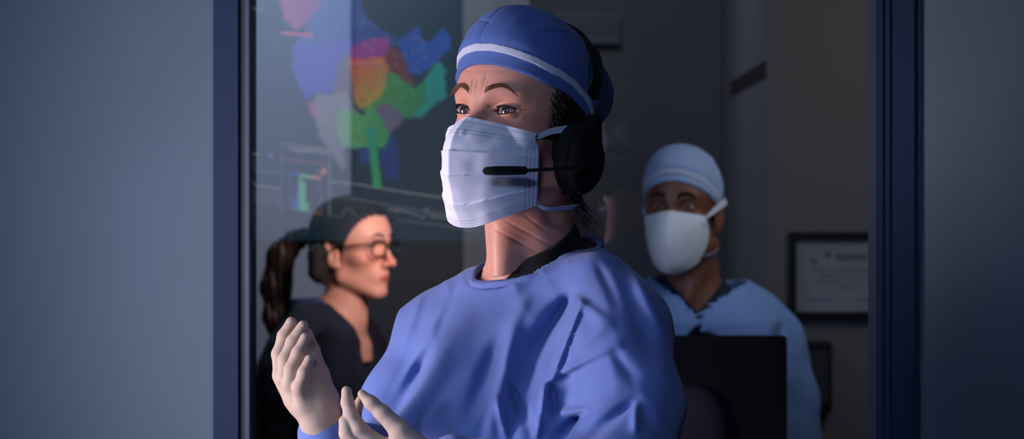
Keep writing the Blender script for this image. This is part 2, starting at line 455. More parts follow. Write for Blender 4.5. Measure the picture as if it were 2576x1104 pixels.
def brow_and_lashes(fr, f, parent, mb, lashes=True, thick=1.0, seed=1):
    rs = np.random.RandomState(seed)
    for side in (1, -1):
        R = []; D = []
        for i in range(520):
            t = rs.rand(); x = .0115 + .034 * t
            z = .0455 + .0085 * math.sin(min(1, t * 1.35) * math.pi * .62) - .009 * max(0, t - .62) ** 1.2 * 2.2
            wd_ = .0036 * thick * (1 - .75 * t ** 1.5)
            R.append((side * x, .11, z + (rs.rand() - .5) * 2 * wd_)); D.append((side * (.55 + .5 * t), .10, .75 - 1.2 * t))
        R = np.array(R, np.float32)
        for k in range(len(R)):
            R[k, 1] = .098 - .35 * max(0, abs(R[k, 0]) - .02)
        R = snap(f, R, 6)
        W_ = fr.wld(R); Dw = np.array(D) @ fr.R.T
        strands('eyebrow', W_, Dw, .0062 + .003 * rs.rand(len(R)), np.full(len(R), .00017 * (1 + .3 * thick)), np.zeros((len(R), 3)) + fr.R @ np.array([side * .25, -.10, -.25]), mb, parent)
        if lashes:
            R = []; D = []
            for i in range(54):
                u = -0.85 + 1.85 * i / 53; x = .0312 + u * .0152; uu = min(1, abs(u))
                z = .0262 + .0012 * u + .0044 * (1 - uu ** 2.2)
                y = .0715 + math.sqrt(max(0, .0136 ** 2 - (x - .031) ** 2 - (z - .026) ** 2)) - .0004
                R.append((side * x, y, z)); D.append((side * (u * .7 + .15), 1.0, .25))
            for i in range(26):
                u = -0.6 + 1.5 * i / 25; x = .0312 + u * .0152; uu = min(1, abs(u))
                z = .0262 + .0012 * u - .0043 * (1 - uu ** 2)
                y = .0715 + math.sqrt(max(0, .0136 ** 2 - (x - .031) ** 2 - (z - .026) ** 2)) - .0006
                R.append((side * x, y, z)); D.append((side * (u * .6), .8, -.55))
            for s0, s1, sg in ((0, 54, 1), (54, 80, -1)):      # dark lash line along the lid margin
                V, Q = tube_geo(fr.wld(np.array(R[s0:s1]) + (0, .0004, .0002 * sg)), .00075 if sg > 0 else .0003, 6)
                mesh_obj('lash_line', V, Q, M_lash, parent)
            R = np.array(R); n = len(R); up = np.where(np.arange(n) < 54, 1.0, .5)
            Dw = np.array(D) @ fr.R.T
            strands('eyelashes', fr.wld(R), Dw, .0048 * up, np.full(n, .00038), np.outer(up * .18 * np.where(np.arange(n) < 54, 1, -.3), fr.R[:, 2]), M_lash, parent)

def skin_col(L, V, base, lips=None, male=False):
    """true skin colour varies: cheeks, nose and lips redder"""
    C = np.tile(np.array(lin(base)), (len(V), 1))
    red = np.array(lin((base[0], int(base[1] * .80), int(base[2] * .80))))
    m = np.clip(np.exp(-((np.abs(L[:, 0]) - .04) ** 2 + (L[:, 2] + .005) ** 2) / .0005) + np.exp(-(L[:, 0] ** 2 + (L[:, 2] + .012) ** 2) / .00025), 0, 1) * (L[:, 1] > .04) * .6
    m = m[:, None]; C = C * (1 - m) + red * m
    if lips:
        d = (np.abs(L[:, 0]) < .021) & (L[:, 1] > .08) & (np.abs(L[:, 2] + .0505) < .0095 * (1 - (np.abs(L[:, 0]) / .022) ** 2))
        C[d] = lin(lips)
    return C

def cap_h(yy, pts):
    ys, hs = zip(*pts); return np.interp(yy, ys, hs)

def surgical_cap(fr, parent, pts, mc, seed=0, pouf=1.0, res=.0022):
    def level(L):
        # the front edge rises to a blunt peak over the brow
        return cap_h(L[:, 1], pts) - .10 * np.maximum(0, np.abs(L[:, 0]) - .012) * sstep(L[:, 1], .04, .08)
    def outer(L):
        w = sstep(L[:, 2] - level(L), -.002, .034)
        a = sm(ell(L, (0, -.006, .054), (.074, .092, .083)), ell(L, (0, .032, .052), (.062, .060, .060)), .03) - .0048
        b = ell(L, (0, .002, .070), (.081, .098, .082))
        b = sm(b, ell(L, (.0, .026, .098), (.070, .070, .062)), .02)
        b = sm(b, ell(L, (0, -.070, .074), (.062, .052, .052)), .02)
        b = a * (1 - pouf) + b * pouf
        f = a * (1 - w) + b * w
        n = .0022 * vn(L + seed, 26) + .0013 * (1 - np.abs(vn(L * np.array((1, 1, .6), np.float32) + 3 + seed, 48)))
        # folded panels and seams
        s1 = .0016 * np.exp(-((L[:, 0] - .004) / .0012) ** 2) * (L[:, 1] > 0) * (L[:, 2] > .102)
        s2 = .0014 * np.exp(-((L[:, 2] - .128 - .25 * L[:, 0]) / .0013) ** 2) * (L[:, 1] > 0) * (np.abs(L[:, 0] - .03) < .032)
        s3 = .0022 * np.exp(-((L[:, 2] - .125 + .5 * (L[:, 0] + .05)) / .002) ** 2) * (L[:, 0] < -.01) * (L[:, 1] > -.02)
        return f - (n + s3) * w * .9 + (s1 + s2) * w
    def capf(P):
        L = fr.loc(P); f = outer(L)
        return np.maximum(f, level(L) - L[:, 2])
    c = fr.wld(np.array([[0, 0, .075]]))[0]
    V, Q = surf(capf, c - .14, c + .14, res)
    cap = mesh_obj('surgical_cap', V, Q, mc[0], parent)
    def bandf(P):
        L = fr.loc(P); f = outer(L) - .0012
        zz = L[:, 2] - level(L) - .0150 - .004 * sstep(L[:, 1], .0, .08)
        return np.maximum(np.maximum(f, np.abs(zz) - .0042), -(outer(L) + .006))
    V, Q = surf(bandf, c - .14, c + .14, res * .7)
    mesh_obj('tie_band', V, Q, mc[1], cap)
    return cap, outer

# ------------------------------------------------------------------ face mask (pleated, three ply)
def mask_mat(name, rgb):
    m = mat(name, rgb, .8, .03, 500); nt = m.node_tree; N = nt.nodes; L = nt.links; b = N['Principled BSDF']
    uv = N.new('ShaderNodeUVMap'); uv.uv_map = 'UVMap'; sp = N.new('ShaderNodeSeparateXYZ'); L.new(uv.outputs[0], sp.inputs[0])
    def mth(op, a, b_=None):
        n = N.new('ShaderNodeMath'); n.operation = op
        for i, v in enumerate((a, b_)):
            if v is None: continue
            if isinstance(v, (int, float)): n.inputs[i].default_value = v
            else: L.new(v, n.inputs[i])
        return n.outputs[0]
    def dots(coord, across, freq, rows, wd_):
        s = mth('ABSOLUTE', mth('SINE', mth('MULTIPLY', coord, freq))); s = mth('GREATER_THAN', s, .82)
        r = None
        for v in rows:
            q = mth('LESS_THAN', mth('ABSOLUTE', mth('SUBTRACT', across, v)), wd_)
            r = q if r is None else mth('MAXIMUM', r, q)
        return mth('MULTIPLY', s, r)
    # uv.x = metres across the mask, uv.y = metres down it; welds are pressed into the cloth
    d1 = dots(sp.outputs[0], sp.outputs[1], 1300, (.006, .0155, .0195), .0007)
    d2 = dots(sp.outputs[0], sp.outputs[1], 1300, (.1045, .1085, .112), .0007)
    d3 = dots(sp.outputs[1], mth('ABSOLUTE', sp.outputs[0]), 1300, (.0845, .0875, .0905), .0007)
    d = mth('MAXIMUM', mth('MAXIMUM', d1, d2), d3)
    bp = N.new('ShaderNodeBump'); bp.inputs['Strength'].default_value = 1; bp.inputs['Distance'].default_value = .0012; bp.invert = True
    L.new(d, bp.inputs['Height']); L.new(bp.outputs[0], b.inputs['Normal'])
    mx = N.new('ShaderNodeMix'); mx.data_type = 'RGBA'; mx.inputs[6].default_value = (*lin(rgb), 1); mx.inputs[7].default_value = (*lin(tuple(int(c * .66) for c in rgb)), 1)
    L.new(d, mx.inputs[0]); L.new(mx.outputs[2], b.inputs['Base Color'])
    return m
M_mask = mask_mat('white_mask_nonwoven', (230, 232, 246))

def face_mask(fr, parent, m, centre, side, sidemid, nu=110, nv=160, pleat=.0022, ridge=1.0, expo=1.45, name='face_mask'):
    """centre: rows (y,z) nose to chin; side: rows (x,y,z) top corner to bottom corner"""
    C = spline(centre, nv); S = spline(side, nv)
    C = np.array([np.interp(np.linspace(0, 1, nv + 1), np.linspace(0, 1, len(C)), C[:, k]) for k in range(2)]).T
    S = np.array([np.interp(np.linspace(0, 1, nv + 1), np.linspace(0, 1, len(S)), S[:, k]) for k in range(3)]).T
    V = []; UV = []
    for j in range(nv + 1):
        v = j / nv
        for i in range(nu + 1):
            u = -1 + 2 * i / nu; a = abs(u)
            p = expo + .75 * v * ridge
            x = S[j, 0] * a; y = C[j, 0] + (S[j, 1] - C[j, 0]) * ((.62 * (1 - .75 * v ** 3)) * a + (1 - .62 * (1 - .75 * v ** 3)) * a ** (p * 2 - .9 * v) if ridge > .95 else a ** p)
            z = C[j, 1] + (S[j, 2] - C[j, 1]) * a ** (1.2 + 1.0 * v ** 3)
            # pleats open at the centre, closed at the edges
            fold = 0
            for c, w in ((.33, 1), (.52, .9), (.74, 1.1)):
                t = (v - c - .02 * a) / .085
                if 0 <= t < 1: fold += w * (1 - t) ** 1.3
            fade = 1 - .75 * sstep(np.array(a), .55, .98)
            y += pleat * fold * fade; x += pleat * .4 * fold * a
            wr = .0006 * math.sin(17 * a + 9 * v + 2 * math.sin(5 * v)) * a * (1 - a) * 3
            y += wr
            V.append((math.copysign(x, u), y, z)); UV.append((u * .094, v * .115))
    V = np.array(V); n = .0009 * vn((V + 5).astype(np.float32), 38) + .0005 * vn((V + 2).astype(np.float32), 90)
    V[:, 1] += n; V = V.astype(np.float32)
    for _ in range(12):                                # the cloth lies on the face, never inside it
        d = head_sdf(V, ears=False, male=not (ridge > .95)); V[:, 1] += np.clip(.0032 - d, 0, .004)
    Q = [(j * (nu + 1) + i, (j + 1) * (nu + 1) + i, (j + 1) * (nu + 1) + i + 1, j * (nu + 1) + i + 1) for j in range(nv) for i in range(nu)]
    o = mesh_obj(name, fr.wld(V), np.array(Q), m, parent, uv=UV)
    s = o.modifiers.new('cloth', 'SOLIDIFY'); s.thickness = .0011; s.offset = 0
    return o, S

def ribbon(name, pts, width, m, parent, normal_from, thick=.0008):
    """flat tie through pts; its face looks away from normal_from"""
    P = spline(pts, 40); T = np.gradient(P, axis=0); T /= np.linalg.norm(T, axis=1)[:, None]
    V = []
    w = np.broadcast_to(np.interp(np.linspace(0, 1, len(P)), np.linspace(0, 1, len(np.atleast_1d(width))), np.atleast_1d(width)), (len(P),))
    for p, t, ww in zip(P, T, w):
        n = p - np.array(normal_from); n -= t * (n @ t); n /= np.linalg.norm(n); b = np.cross(t, n)
        for s, q in ((-1, -1), (1, -1), (1, 1), (-1, 1)): V.append(p + b * s * ww / 2 + n * q * thick / 2)
    Q = [(i * 4 + k, i * 4 + (k + 1) % 4, (i + 1) * 4 + (k + 1) % 4, (i + 1) * 4 + k) for i in range(len(P) - 1) for k in range(4)]
    Q += [(3, 2, 1, 0), tuple((len(P) - 1) * 4 + k for k in range(4))]
    return mesh_obj(name, V, Q, m, parent, smooth=False)

# ------------------------------------------------------------------ bodies
def column(P, c, yaw, table, ex=2.2, tilt=0., tilt2=0.):
    """upright body column; table rows: z, half width, half depth, forward shift, sideways shift (her right)"""
    y = math.radians(yaw); rt = np.array([-math.cos(y), math.sin(y)], np.float32); fw = np.array([-math.sin(y), -math.cos(y)], np.float32)
    T = np.array(table, float); q = P[:, :2] - np.array(c, np.float32); z = P[:, 2] + tilt * np.clip(q @ rt, -.12, .12) + tilt2 * np.clip(q @ fw, -.06, .10)
    a, b, sf, ss = [np.interp(z, T[:, 0], T[:, k]) for k in (1, 2, 3, 4)]
    u = np.abs(q @ rt - ss) / a; v = np.abs(q @ fw - sf) / b
    r = (u ** ex + v ** ex + 1e-9) ** (1 / ex)
    f = (r - 1) * np.minimum(a, b) * .92
    return np.maximum(np.maximum(f, T[0, 0] - z), (z - T[-1, 0]) * .9)

def legs_and_shoes(root, cx, cy, yaw, ztop, mt, hw=.09):
    y = math.radians(yaw); rt = np.array([-math.cos(y), math.sin(y), 0]); fw = np.array([-math.sin(y), -math.cos(y), 0]); c = np.array([cx, cy, 0])
    def tf(P):
        f = None
        for s in (1, -1):
            h = c + rt * s * hw
            g = chain(P, [(*(h + (0, 0, ztop)), .095), (*(h + fw * .01 + (0, 0, .5)), .075), (*(h + (0, 0, .10)), .065)], .02)
            f = g if f is None else sm(f, g, .03)
        return np.maximum(f, .07 - P[:, 2])
    V, Q = surf(tf, c + (-.25, -.25, .02), c + (.25, .25, ztop + .12), .012)
    mesh_obj('trousers', V, Q, mt, root)
    for s in (1, -1):
        h = c + rt * s * hw
        def sf(P):
            g = chain(P, [(*(h - fw * .05 + (0, 0, .045)), .042), (*(h + fw * .05 + (0, 0, .04)), .04), (*(h + fw * .15 + (0, 0, .03)), .034)], .02)
            return smx(g, -P[:, 2] + .002, .006)
        V, Q = surf(sf, h + (-.22, -.22, -.01), h + (.22, .22, .12), .006)
        mesh_obj('shoe', V, Q, M_shoe, root)

# ------------------------------------------------------------------ the surgeon in front of the window
surgeon = empty('person', (0.06, 2.06, 0))
tag(surgeon, 'person in blue gown, blue cap and pleated mask, gloved hands raised, before the window', 'person')
NB = W(1350, 655, 2.085); BY = 33
bf = np.array([-math.sin(math.radians(BY)), -math.cos(math.radians(BY)), 0], np.float32)
br = np.array([-math.cos(math.radians(BY)), math.sin(math.radians(BY)), 0], np.float32)
def neck_r(P, a=.075, b=.080):
    q = P - NB.astype(np.float32); return (np.sqrt(((q @ bf) / b) ** 2 + ((q @ br) / a) ** 2) - 1) * .077
def rim(P):
    """height above the tilted plane in which the neckline lies"""
    q = P - NB.astype(np.float32); return P[:, 2] - (1.4477 - .30 * (q @ bf) - .124 * (q @ br))
HR = rot(38, 8, 3)
HO = W(1214, 277, 1.95) - HR @ np.array([0, .083, .026])
H = Frame(HR, HO)
def surgeon_skin(P):
    L = H.loc(P)
    f = head_sdf(L, ears=False) + wrinkles(L)
    f = np.minimum(f, 1.0)
    n = cap_(P, W(1322, 470, 2.035), W(1346, 700, 2.085), .0525, .058)
    n = sm(n, cap_(P, W(1400, 480, 2.045), W(1272, 705, 2.035), .0105, .0075), .020)     # neck muscle to the collar bone pit
    n = sm(n, ell(P, W(1262, 640, 2.012), (.012, .012, .05)), .03)                      # windpipe
    # skin creases across the neck
    q = (P[:, 2] - (CZ - .022)) + .55 * (P[:, 0] - .03)
    n = n + .0006 * np.exp(-((q) / .0016) ** 2) + .0006 * np.exp(-((q + .017) / .0018) ** 2) + .0005 * np.exp(-((q - .016 + .2 * (P[:, 0] - .03)) / .0018) ** 2)
    f = sm(f, n, .018)
    b = column(P, (W(1350, 700, 2.085)[0], 2.085), 33, [(1.02, .13, .09, 0, 0), (1.30, .15, .09, 0, 0), (1.375, .10, .065, 0, 0), (1.41, .08, .058, 0, 0), (1.43, .06, .05, 0, 0)], 2)
    b = sm(b, np.maximum(neck_r(P) - .006, rim(P) + .007), .012)
    q = P - NB.astype(np.float32); u = q @ br; v = q @ bf
    b = b - .0035 * np.exp(-((v - .058 - .12 * np.abs(u)) / .007) ** 2) * sstep(np.abs(u), .008, .018) * (rim(P) > -.03)      # collar bones
    f = sm(f, b, .028)
    return np.maximum(f, np.minimum(neck_r(P) + .003, .012 - rim(P)))
V, Q = surf(surgeon_skin, (-.13, 1.84, 1.30), (.20, 2.20, 1.78), .0016)
Lc = H.loc(V)
body = mesh_obj('body', V, Q, M_skin, surgeon, col=skin_col(Lc, V, (214, 150, 126)))
hf = lambda L: head_sdf(L)
brow_and_lashes(H, hf, surgeon, M_brow, seed=2, thick=.85)
for s in (1, -1):
    tag(eyeball('eye', H, s, (-.16, 1, .10), surgeon))

CAP_PTS = [(-.10, -.012), (-.08, -.005), (-.04, .022), (-.01, .043), (.02, .055), (.05, .062), (.07, .072), (.09, .0775), (.11, .08)]
cap_o, cap_outer = surgical_cap(H, surgeon, CAP_PTS, (M_cap, M_band), 0)

# hair below the cap at the temple and nape
def hairf(P):
    L = H.loc(P); A = L.copy(); A[:, 0] = np.abs(A[:, 0])
    f = sm(ell(L, (0, -.008, .052), (.0775, .0945, .084)), ell(L, (0, -.030, .000), (.066, .066, .070)), .03)
    ex = .036 - .25 * np.maximum(0, L[:, 2] - .03) + .012 * sstep(L[:, 2], .055, .07)
    f = smx(f, L[:, 1] - ex + .0 * L[:, 2] - .012 * sstep(L[:, 2], .0, .05), .004)
    f = np.maximum(f, -.062 - L[:, 2]); f = np.maximum(f, L[:, 2] - .075)
    f = np.maximum(f, -(A[:, 0] + np.maximum(0, -L[:, 1]) * 3 - .055))
    f = np.maximum(f, L[:, 1] - .5 * (L[:, 2] + .03) - .018)
    return f - .0003 * np.sin(L[:, 1] * 1500 + L[:, 2] * 800 + 3 * vn(L, 40))
V, Q = surf(hairf, HO - .13, HO + .13, .0022)
mesh_obj('hair', V, Q, M_hair, surgeon)
rs = np.random.RandomState(5); G = []
def surface_hair(start, dirn, n, step, lift):
    p = np.array([start], np.float32); out = []
    for k in range(n):
        p = snap(lambda q: np.minimum(hairf(H.wld(q)), head_sdf(q, ears=False)) - lift, p, 3); out.append(p[0].copy()); p = p + np.array([dirn], np.float32) * step * (1 + .3 * rs.rand()) + rs.randn(1, 3).astype(np.float32) * .0006
    return np.array(out)
for i in range(260):                       # fine hairs swept back from the temple
    t = rs.rand(); z0 = .066 - .052 * t
    pts = surface_hair((-.070, .036 + .014 * rs.rand() - .016 * abs(t - .4), z0), (-.1, -.75, -.62 + .2 * rs.rand()), 7, .0065, .0006 + .0010 * rs.rand())
    G.append(tube_geo(H.wld(pts), np.linspace(.00022, .00008, len(pts)), 4))
V, Q = join_geo(G); mesh_obj('hair_wisp', V, Q, M_hair, surgeon); G = []
for i in range(220):                       # wisps at the nape
    a = rs.rand() * 1.7 - .4
    p0 = np.array((-.060 * math.cos(a), -.030 - .050 * math.sin(max(a, 0)), -.042 - .020 * rs.rand())); d = np.array((-.25 * rs.rand(), -.25 - .5 * rs.rand(), -1.)); l = .018 + .030 * rs.rand()
    b = np.array((.010 * rs.randn(), -.012 * rs.rand(), .002)); T = np.linspace(0, 1, 6)
    G.append(tube_geo(H.wld(np.array([p0 + l * d * q + b * q * q for q in T])), np.linspace(.00035, .00012, 6), 4))
V, Q = join_geo(G); mesh_obj('hair_wisp', V, Q, M_hair, surgeon)

centre = [(.1085, .0135), (.127, -.008), (.1315, -.030), (.128, -.055), (.117, -.080), (.104, -.100), (.091, -.1125)]
side = [(.0655, .052, .004), (.0665, .052, -.020), (.0650, .046, -.048), (.0620, .038, -.0760)]
fm, SD = face_mask(H, surgeon, M_mask, centre, side, None)
for s in (1, -1):
    for k, (pts, w) in enumerate((([(.0630, .057, .000), (.0690, .034, .012), (.0780, .005, .020), (.0825, -.020, .022), (.071, -.058, .024), (.045, -.086, .028), (.0, -.099, .03)], (.006, .009, .0095, .0095)),
                                  ([(.0605, .036, -.0755), (.0640, .020, -.078), (.0655, .000, -.074), (.0640, -.030, -.068), (.05, -.064, -.06), (.0, -.085, -.055)], (.004, .0075, .009, .009)))):
        ribbon('mask_tie', H.wld(np.array([(s * x, y, z) for x, y, z in pts])), w, M_band, fm, HO)

# undershirt collar standing inside the gown
bf = np.array([-math.sin(math.radians(BY)), -math.cos(math.radians(BY)), 0], np.float32)
br = np.array([-math.cos(math.radians(BY)), math.sin(math.radians(BY)), 0], np.float32)
def underf(P):
    f = surgeon_skin(P) - .0050
    q = P - NB.astype(np.float32); fw = q @ bf; rt = q @ br
    # V opening: deep in front, high at the sides and nape
    f = np.maximum(f, rim(P) - np.maximum(.045 - .32 * np.maximum(fw, -.03) - .66 * np.maximum(rt + .03, 0), .004 - .1 * np.maximum(fw, 0))); return np.maximum(f, neck_r(P) - .0005)
V, Q = surf(underf, (-.12, 1.90, 1.37), (.19, 2.19, 1.50), .0020)
mesh_obj('undershirt', V, Q, M_under, surgeon)

# gown
GT = [(.30, .25, .20, 0, 0), (.9, .205, .165, .0, 0), (1.10, .188, .150, .008, 0), (1.22, .172, .142, .012, 0), (1.30, .166, .130, .008, 0), (1.35, .156, .115, .0, 0),
      (1.385, .144, .104, -.004, 0), (1.41, .124, .090, -.006, 0), (1.435, .098, .076, -.008, 0), (1.455, .07, .06, -.010, 0), (1.47, .05, .05, -.01, 0)]
GC = (W(1338, 800, 2.07)[0], 2.07)
def fold(x, z, p0, p1, w0, w1, A, sharp=0.):
    """signed crease along p0-p1 in photo columns/rows at two metres; A>0 ridge, A<0 valley; sharp in [-1,1] steepens one flank"""
    a = W(p0[0], p0[1], 2.0)[[0, 2]]; b = W(p1[0], p1[1], 2.0)[[0, 2]]; d = b - a; l = np.hypot(*d); d = d / l
    t = ((x - a[0]) * d[0] + (z - a[1]) * d[1]) / l; s = (x - a[0]) * -d[1] + (z - a[1]) * d[0]
    w = (w0 + (w1 - w0) * np.clip(t, 0, 1)) / F * 2
    w = np.where(s > 0, w * (1 - .75 * max(sharp, 0)), w * (1 + .75 * min(sharp, 0)))
    w = np.maximum(w, 9.0 / F * 2)
    e = sstep(t, -.15, .30) * (1 - sstep(t, .65, 1.3))
    return A * e * np.exp(-(s / w) ** 2)
FOLDS = [((1438, 742), (1335, 905), 16, 46, -.026, .7), ((1462, 760), (1385, 960), 12, 16, .009, .5), ((1345, 880), (1275, 1104), 44, 40, -.016, .4),
         ((1265, 835), (1185, 1060), 20, 36, -.015, .5), ((1300, 800), (1225, 1104), 18, 26, .007, 0),
         ((1085, 880), (975, 1060), 30, 50, -.017, .6), ((1125, 760), (1000, 985), 14, 22, .006, -.4), ((1150, 715), (1095, 840), 12, 20, -.004, 0), ((1060, 740), (1015, 860), 12, 16, .004, 0),
         ((1185, 760), (1110, 960), 24, 40, .006, 0),
         ((1440, 742), (1530, 812), 12, 26, .006, .5), ((1530, 812), (1400, 930), 22, 26, .006, 0), ((1450, 745), (1460, 870), 20, 30, .005, .2),
         ((1370, 965), (1362, 1040), 9, 9, .009, .6), ((1385, 960), (1400, 1050), 9, 16, -.010, 0), ((1360, 1045), (1348, 1104), 8, 8, .009, .5),
         ((1380, 955), (1560, 860), 10, 22, .006, -.5), ((1250, 1000), (1275, 1104), 8, 14, .008, .5), ((1280, 960), (1345, 1104), 10, 20, -.010, 0),
         ((1598, 1010), (1480, 1104), 12, 24, -.010, .5), ((1600, 1010), (1598, 1080), 10, 12, .006, 0), ((1470, 1035), (1400, 1104), 8, 20, -.008, .5), ((1400, 1040), (1470, 1030), 8, 8, .005, 0),
         ((1560, 690), (1640, 900), 16, 26, -.005, 0), ((1590, 670), (1680, 860), 14, 22, .005, 0), ((1500, 660), (1560, 780), 10, 18, -.004, 0),
         ((1390, 690), (1300, 740), 12, 14, -.004, 0), ((1330, 740), (1260, 860), 16, 24, .005, 0), ((1540, 880), (1600, 960), 14, 18, -.004, 0)]
def gown_outer(P):
    f = column(P, GC, BY, GT, 2.25, .14, .20)
    f = sm(f, np.maximum(neck_r(P) - .011, rim(P) + .002), .014)
    f = sm(f, ell(P, NB + bf * .115 + br * .055 + np.array([0, 0, -.235]), (.07, .055, .075)), .06)
    f = sm(f, ell(P, NB + bf * .115 - br * .055 + np.array([0, 0, -.235]), (.07, .055, .075)), .06)
    # left arm (nearer the camera)
    l = chain(P, [(*W(1500, 720, 1.99), .040), (*W(1558, 826, 1.95), .055), (*W(1588, 1030, 1.90), .056), (*W(1545, 1230, 1.82), .060)], .02)
    l = sm(l, chain(P, [(*W(1545, 1230, 1.82), .056), (*W(1330, 1245, 1.80), .050), (*W(1150, 1190, 1.84), .042)], .01), .02)
    # right arm
    r = chain(P, [(*W(1200, 760, 2.12), .045), (*W(1096, 838, 2.14), .050), (*W(1022, 1010, 2.12), .052), (*W(1010, 1200, 2.07), .052)], .02)
    r = sm(r, chain(P, [(*W(1010, 1200, 2.07), .05), (*W(860, 1150, 2.0), .045), (*W(820, 1096, 1.95), .034)], .01), .02)
    f = sm(f, l, .030); f = sm(f, r, .030)
    x = P[:, 0] * 2.0 / P[:, 1]; z = (P[:, 2] - CZ) * 2.0 / P[:, 1] + CZ; D = 0
    for a in FOLDS: D = D + fold(x, z, *a)
    # facing the front of the body only
    g = sstep(2.16 - P[:, 1], 0, .06) * (P[:, 2] < 1.47)
    n = .0030 * vn(P * np.array((1, 1, .55), np.float32), 12) + .0016 * vn(P + 9, 30)
    qq = P * np.array((1.0, .6, .45), np.float32) + P[:, [2, 1, 0]] * np.array((.35, 0, .1), np.float32)
    n = n + .0036 * (.5 - 2 * np.abs(vn(qq + 4, 11))) + .0018 * (.5 - 2 * np.abs(vn(qq + 11, 25)))
    return f - D * g - n
def neck_hole(P): return np.maximum(neck_r(P), -.05 - rim(P))
def gownf(P):
    f = gown_outer(P)
    return smx(f, -neck_hole(P), .002)
V, Q = surf(gownf, (-.30, 1.68, .30), (.29, 2.36, 1.55), .0028)
gown = mesh_obj('surgical_gown', V, Q, M_gown, surgeon)
M_piping = mat('gown_piping', (104, 124, 186), .85, .25, 500, .5, 600)
def pipef(P): return smx(np.abs(neck_r(P) - .0035) - .0042, np.abs(rim(P) - .0005 + .06 * np.maximum(neck_r(P), 0)) - .0042 - .0006 * vn(P, 160), .003)
V, Q = surf(pipef, (-.12, 1.90, 1.36), (.19, 2.20, 1.52), .0016)
mesh_obj('neck_binding', V, Q, M_piping, gown)
legs_and_shoes(surgeon, GC[0], 2.08, BY, .62, M_trouser)

# gloves
def D_(L, d): return [(*W(x, y, d + dd), r / F * d) for x, y, r, dd in L]
def right_hand(P):
    d = 1.93
    fa = chain(P, D_([(733, 810, 14, .030), (715, 845, 17, .030), (702, 890, 18, .028), (706, 945, 19, .020), (735, 1000, 22, .014)], d))
    fb = chain(P, D_([(762, 820, 14, .016), (737, 860, 17, .014), (717, 905, 18, .010), (716, 950, 19, .008), (745, 1005, 22, .008)], d))
    fc = chain(P, D_([(768, 851, 13.5, .000), (751, 887, 16.5, -.003), (733, 930, 18, -.006), (730, 966, 19, -.004), (765, 1020, 24, .0)], d))
    fd = chain(P, D_([(778, 904, 12.5, -.014), (765, 937, 15.5, -.017), (754, 975, 18, -.015), (766, 1018, 25, -.005), (792, 1060, 30, .0)], d))
    th_ = chain(P, D_([(772, 838, 14, .026), (786, 880, 17, .026), (806, 940, 21, .022), (824, 1000, 26, .014), (822, 1050, 30, .006)], d))
    pm = chain(P, D_([(722, 965, 18, .020), (758, 1020, 27, .012), (800, 1070, 34, .006), (816, 1112, 35, .006)], d), .01)
    pm = sm(pm, chain(P, D_([(784, 900, 20, .008), (790, 950, 29, .004), (800, 1010, 34, .002)], d), .01), .012)
    pm = sm(pm, chain(P, D_([(790, 985, 28, .008), (812, 1035, 33, .006), (818, 1085, 34, .004)], d), .01), .014)
    f = sm(fa, fb, .0018); f = sm(f, fc, .0018); f = sm(f, fd, .0018)
    f = sm(f, th_, .006); f = sm(f, pm, .010)
    # joints and glove puckers
    n = .0003 * vn(P, 70) + .0002 * (1 - 2 * np.abs(vn(P + 2, 55)))
    c = W(778, 982, 1.9)
    g = np.hypot(P[:, 0] - c[0] - .6 * (P[:, 2] - c[2]) ** 2 * 40, 0 * P[:, 2])
    n = n - .0005 * np.exp(-(g / .0010) ** 2) * (np.abs(P[:, 2] - c[2]) < .006) * (P[:, 1] < 1.93)
    return f - n
V, Q = surf(right_hand, tuple(W(660, 1140, 1.93) + (-.03, -.08, 0)), tuple(W(880, 780, 1.93) + (.02, .10, .0)), .0013)
gl = mesh_obj('glove', V, Q, M_glove, surgeon)
def cuff_ring(P, a, b, r, t): 
    a = np.array(a); b = np.array(b); d = (b - a) / np.linalg.norm(b - a)
    return a, d
pa, pb = W(812, 1088, 1.936), W(822, 1104, 1.937)
V, Q = tube_geo([pa, pa * .5 + pb * .5, pb], [.0178, .0182, .0178], 28, 1.0)
mesh_obj('rolled_cuff', V, Q, M_glove, gl)

def left_hand(P):
    d = 1.90
    th_ = chain(P, D_([(911, 991, 11, -.004), (934, 1013, 17, -.006), (963, 1040, 20, -.008), (1008, 1084, 27, -.010), (1060, 1140, 34, -.006)], d))
    ix = chain(P, D_([(872, 984, 13, .004), (874, 1013, 16, .0), (883, 1045, 18.5, -.004), (903, 1082, 23, -.008), (950, 1130, 32, -.006)], d))
    md = chain(P, D_([(868, 1060, 16, -.006), (873, 1090, 19, -.010), (900, 1130, 26, -.012), (950, 1160, 34, -.010)], d))
    bk = chain(P, D_([(905, 1004, 9, .018), (899, 1022, 12, .020), (893, 1060, 16, .020), (920, 1110, 24, .014)], d))
    pm = chain(P, D_([(945, 1128, 28, -.004), (1000, 1150, 40, -.006), (1070, 1160, 42, -.004), (1120, 1160, 40, -.002)], d), .01)
    f = sm(ix, md, .0018); f = sm(f, bk, .003); f = sm(f, th_, .006); f = sm(f, pm, .010)
    return f - .0003 * vn(P, 70) - .0002 * (1 - 2 * np.abs(vn(P + 2, 55)))
V, Q = surf(left_hand, tuple(W(835, 1200, 1.9) + (0, -.08, 0)), tuple(W(1150, 955, 1.9) + (0, .08, 0)), .0013)
mesh_obj('glove', V, Q, M_glove, surgeon)
# sleeve cuffs
M_knit = mat('knitted_cuff', (150, 176, 224), .9, .1, 400, .5, 800)
def cuff1(P):
    f = chain(P, [(*W(812, 1096, 1.955), .0245), (*W(836, 1150, 1.985), .034)], .01) - .0012 * vn(P, 60)
    return f
V, Q = surf(cuff1, tuple(W(740, 1180, 1.96) + (0, -.07, 0)), tuple(W(900, 1040, 1.96) + (0, .07, 0)), .002)
mesh_obj('cuff', V, Q, M_knit, gown)

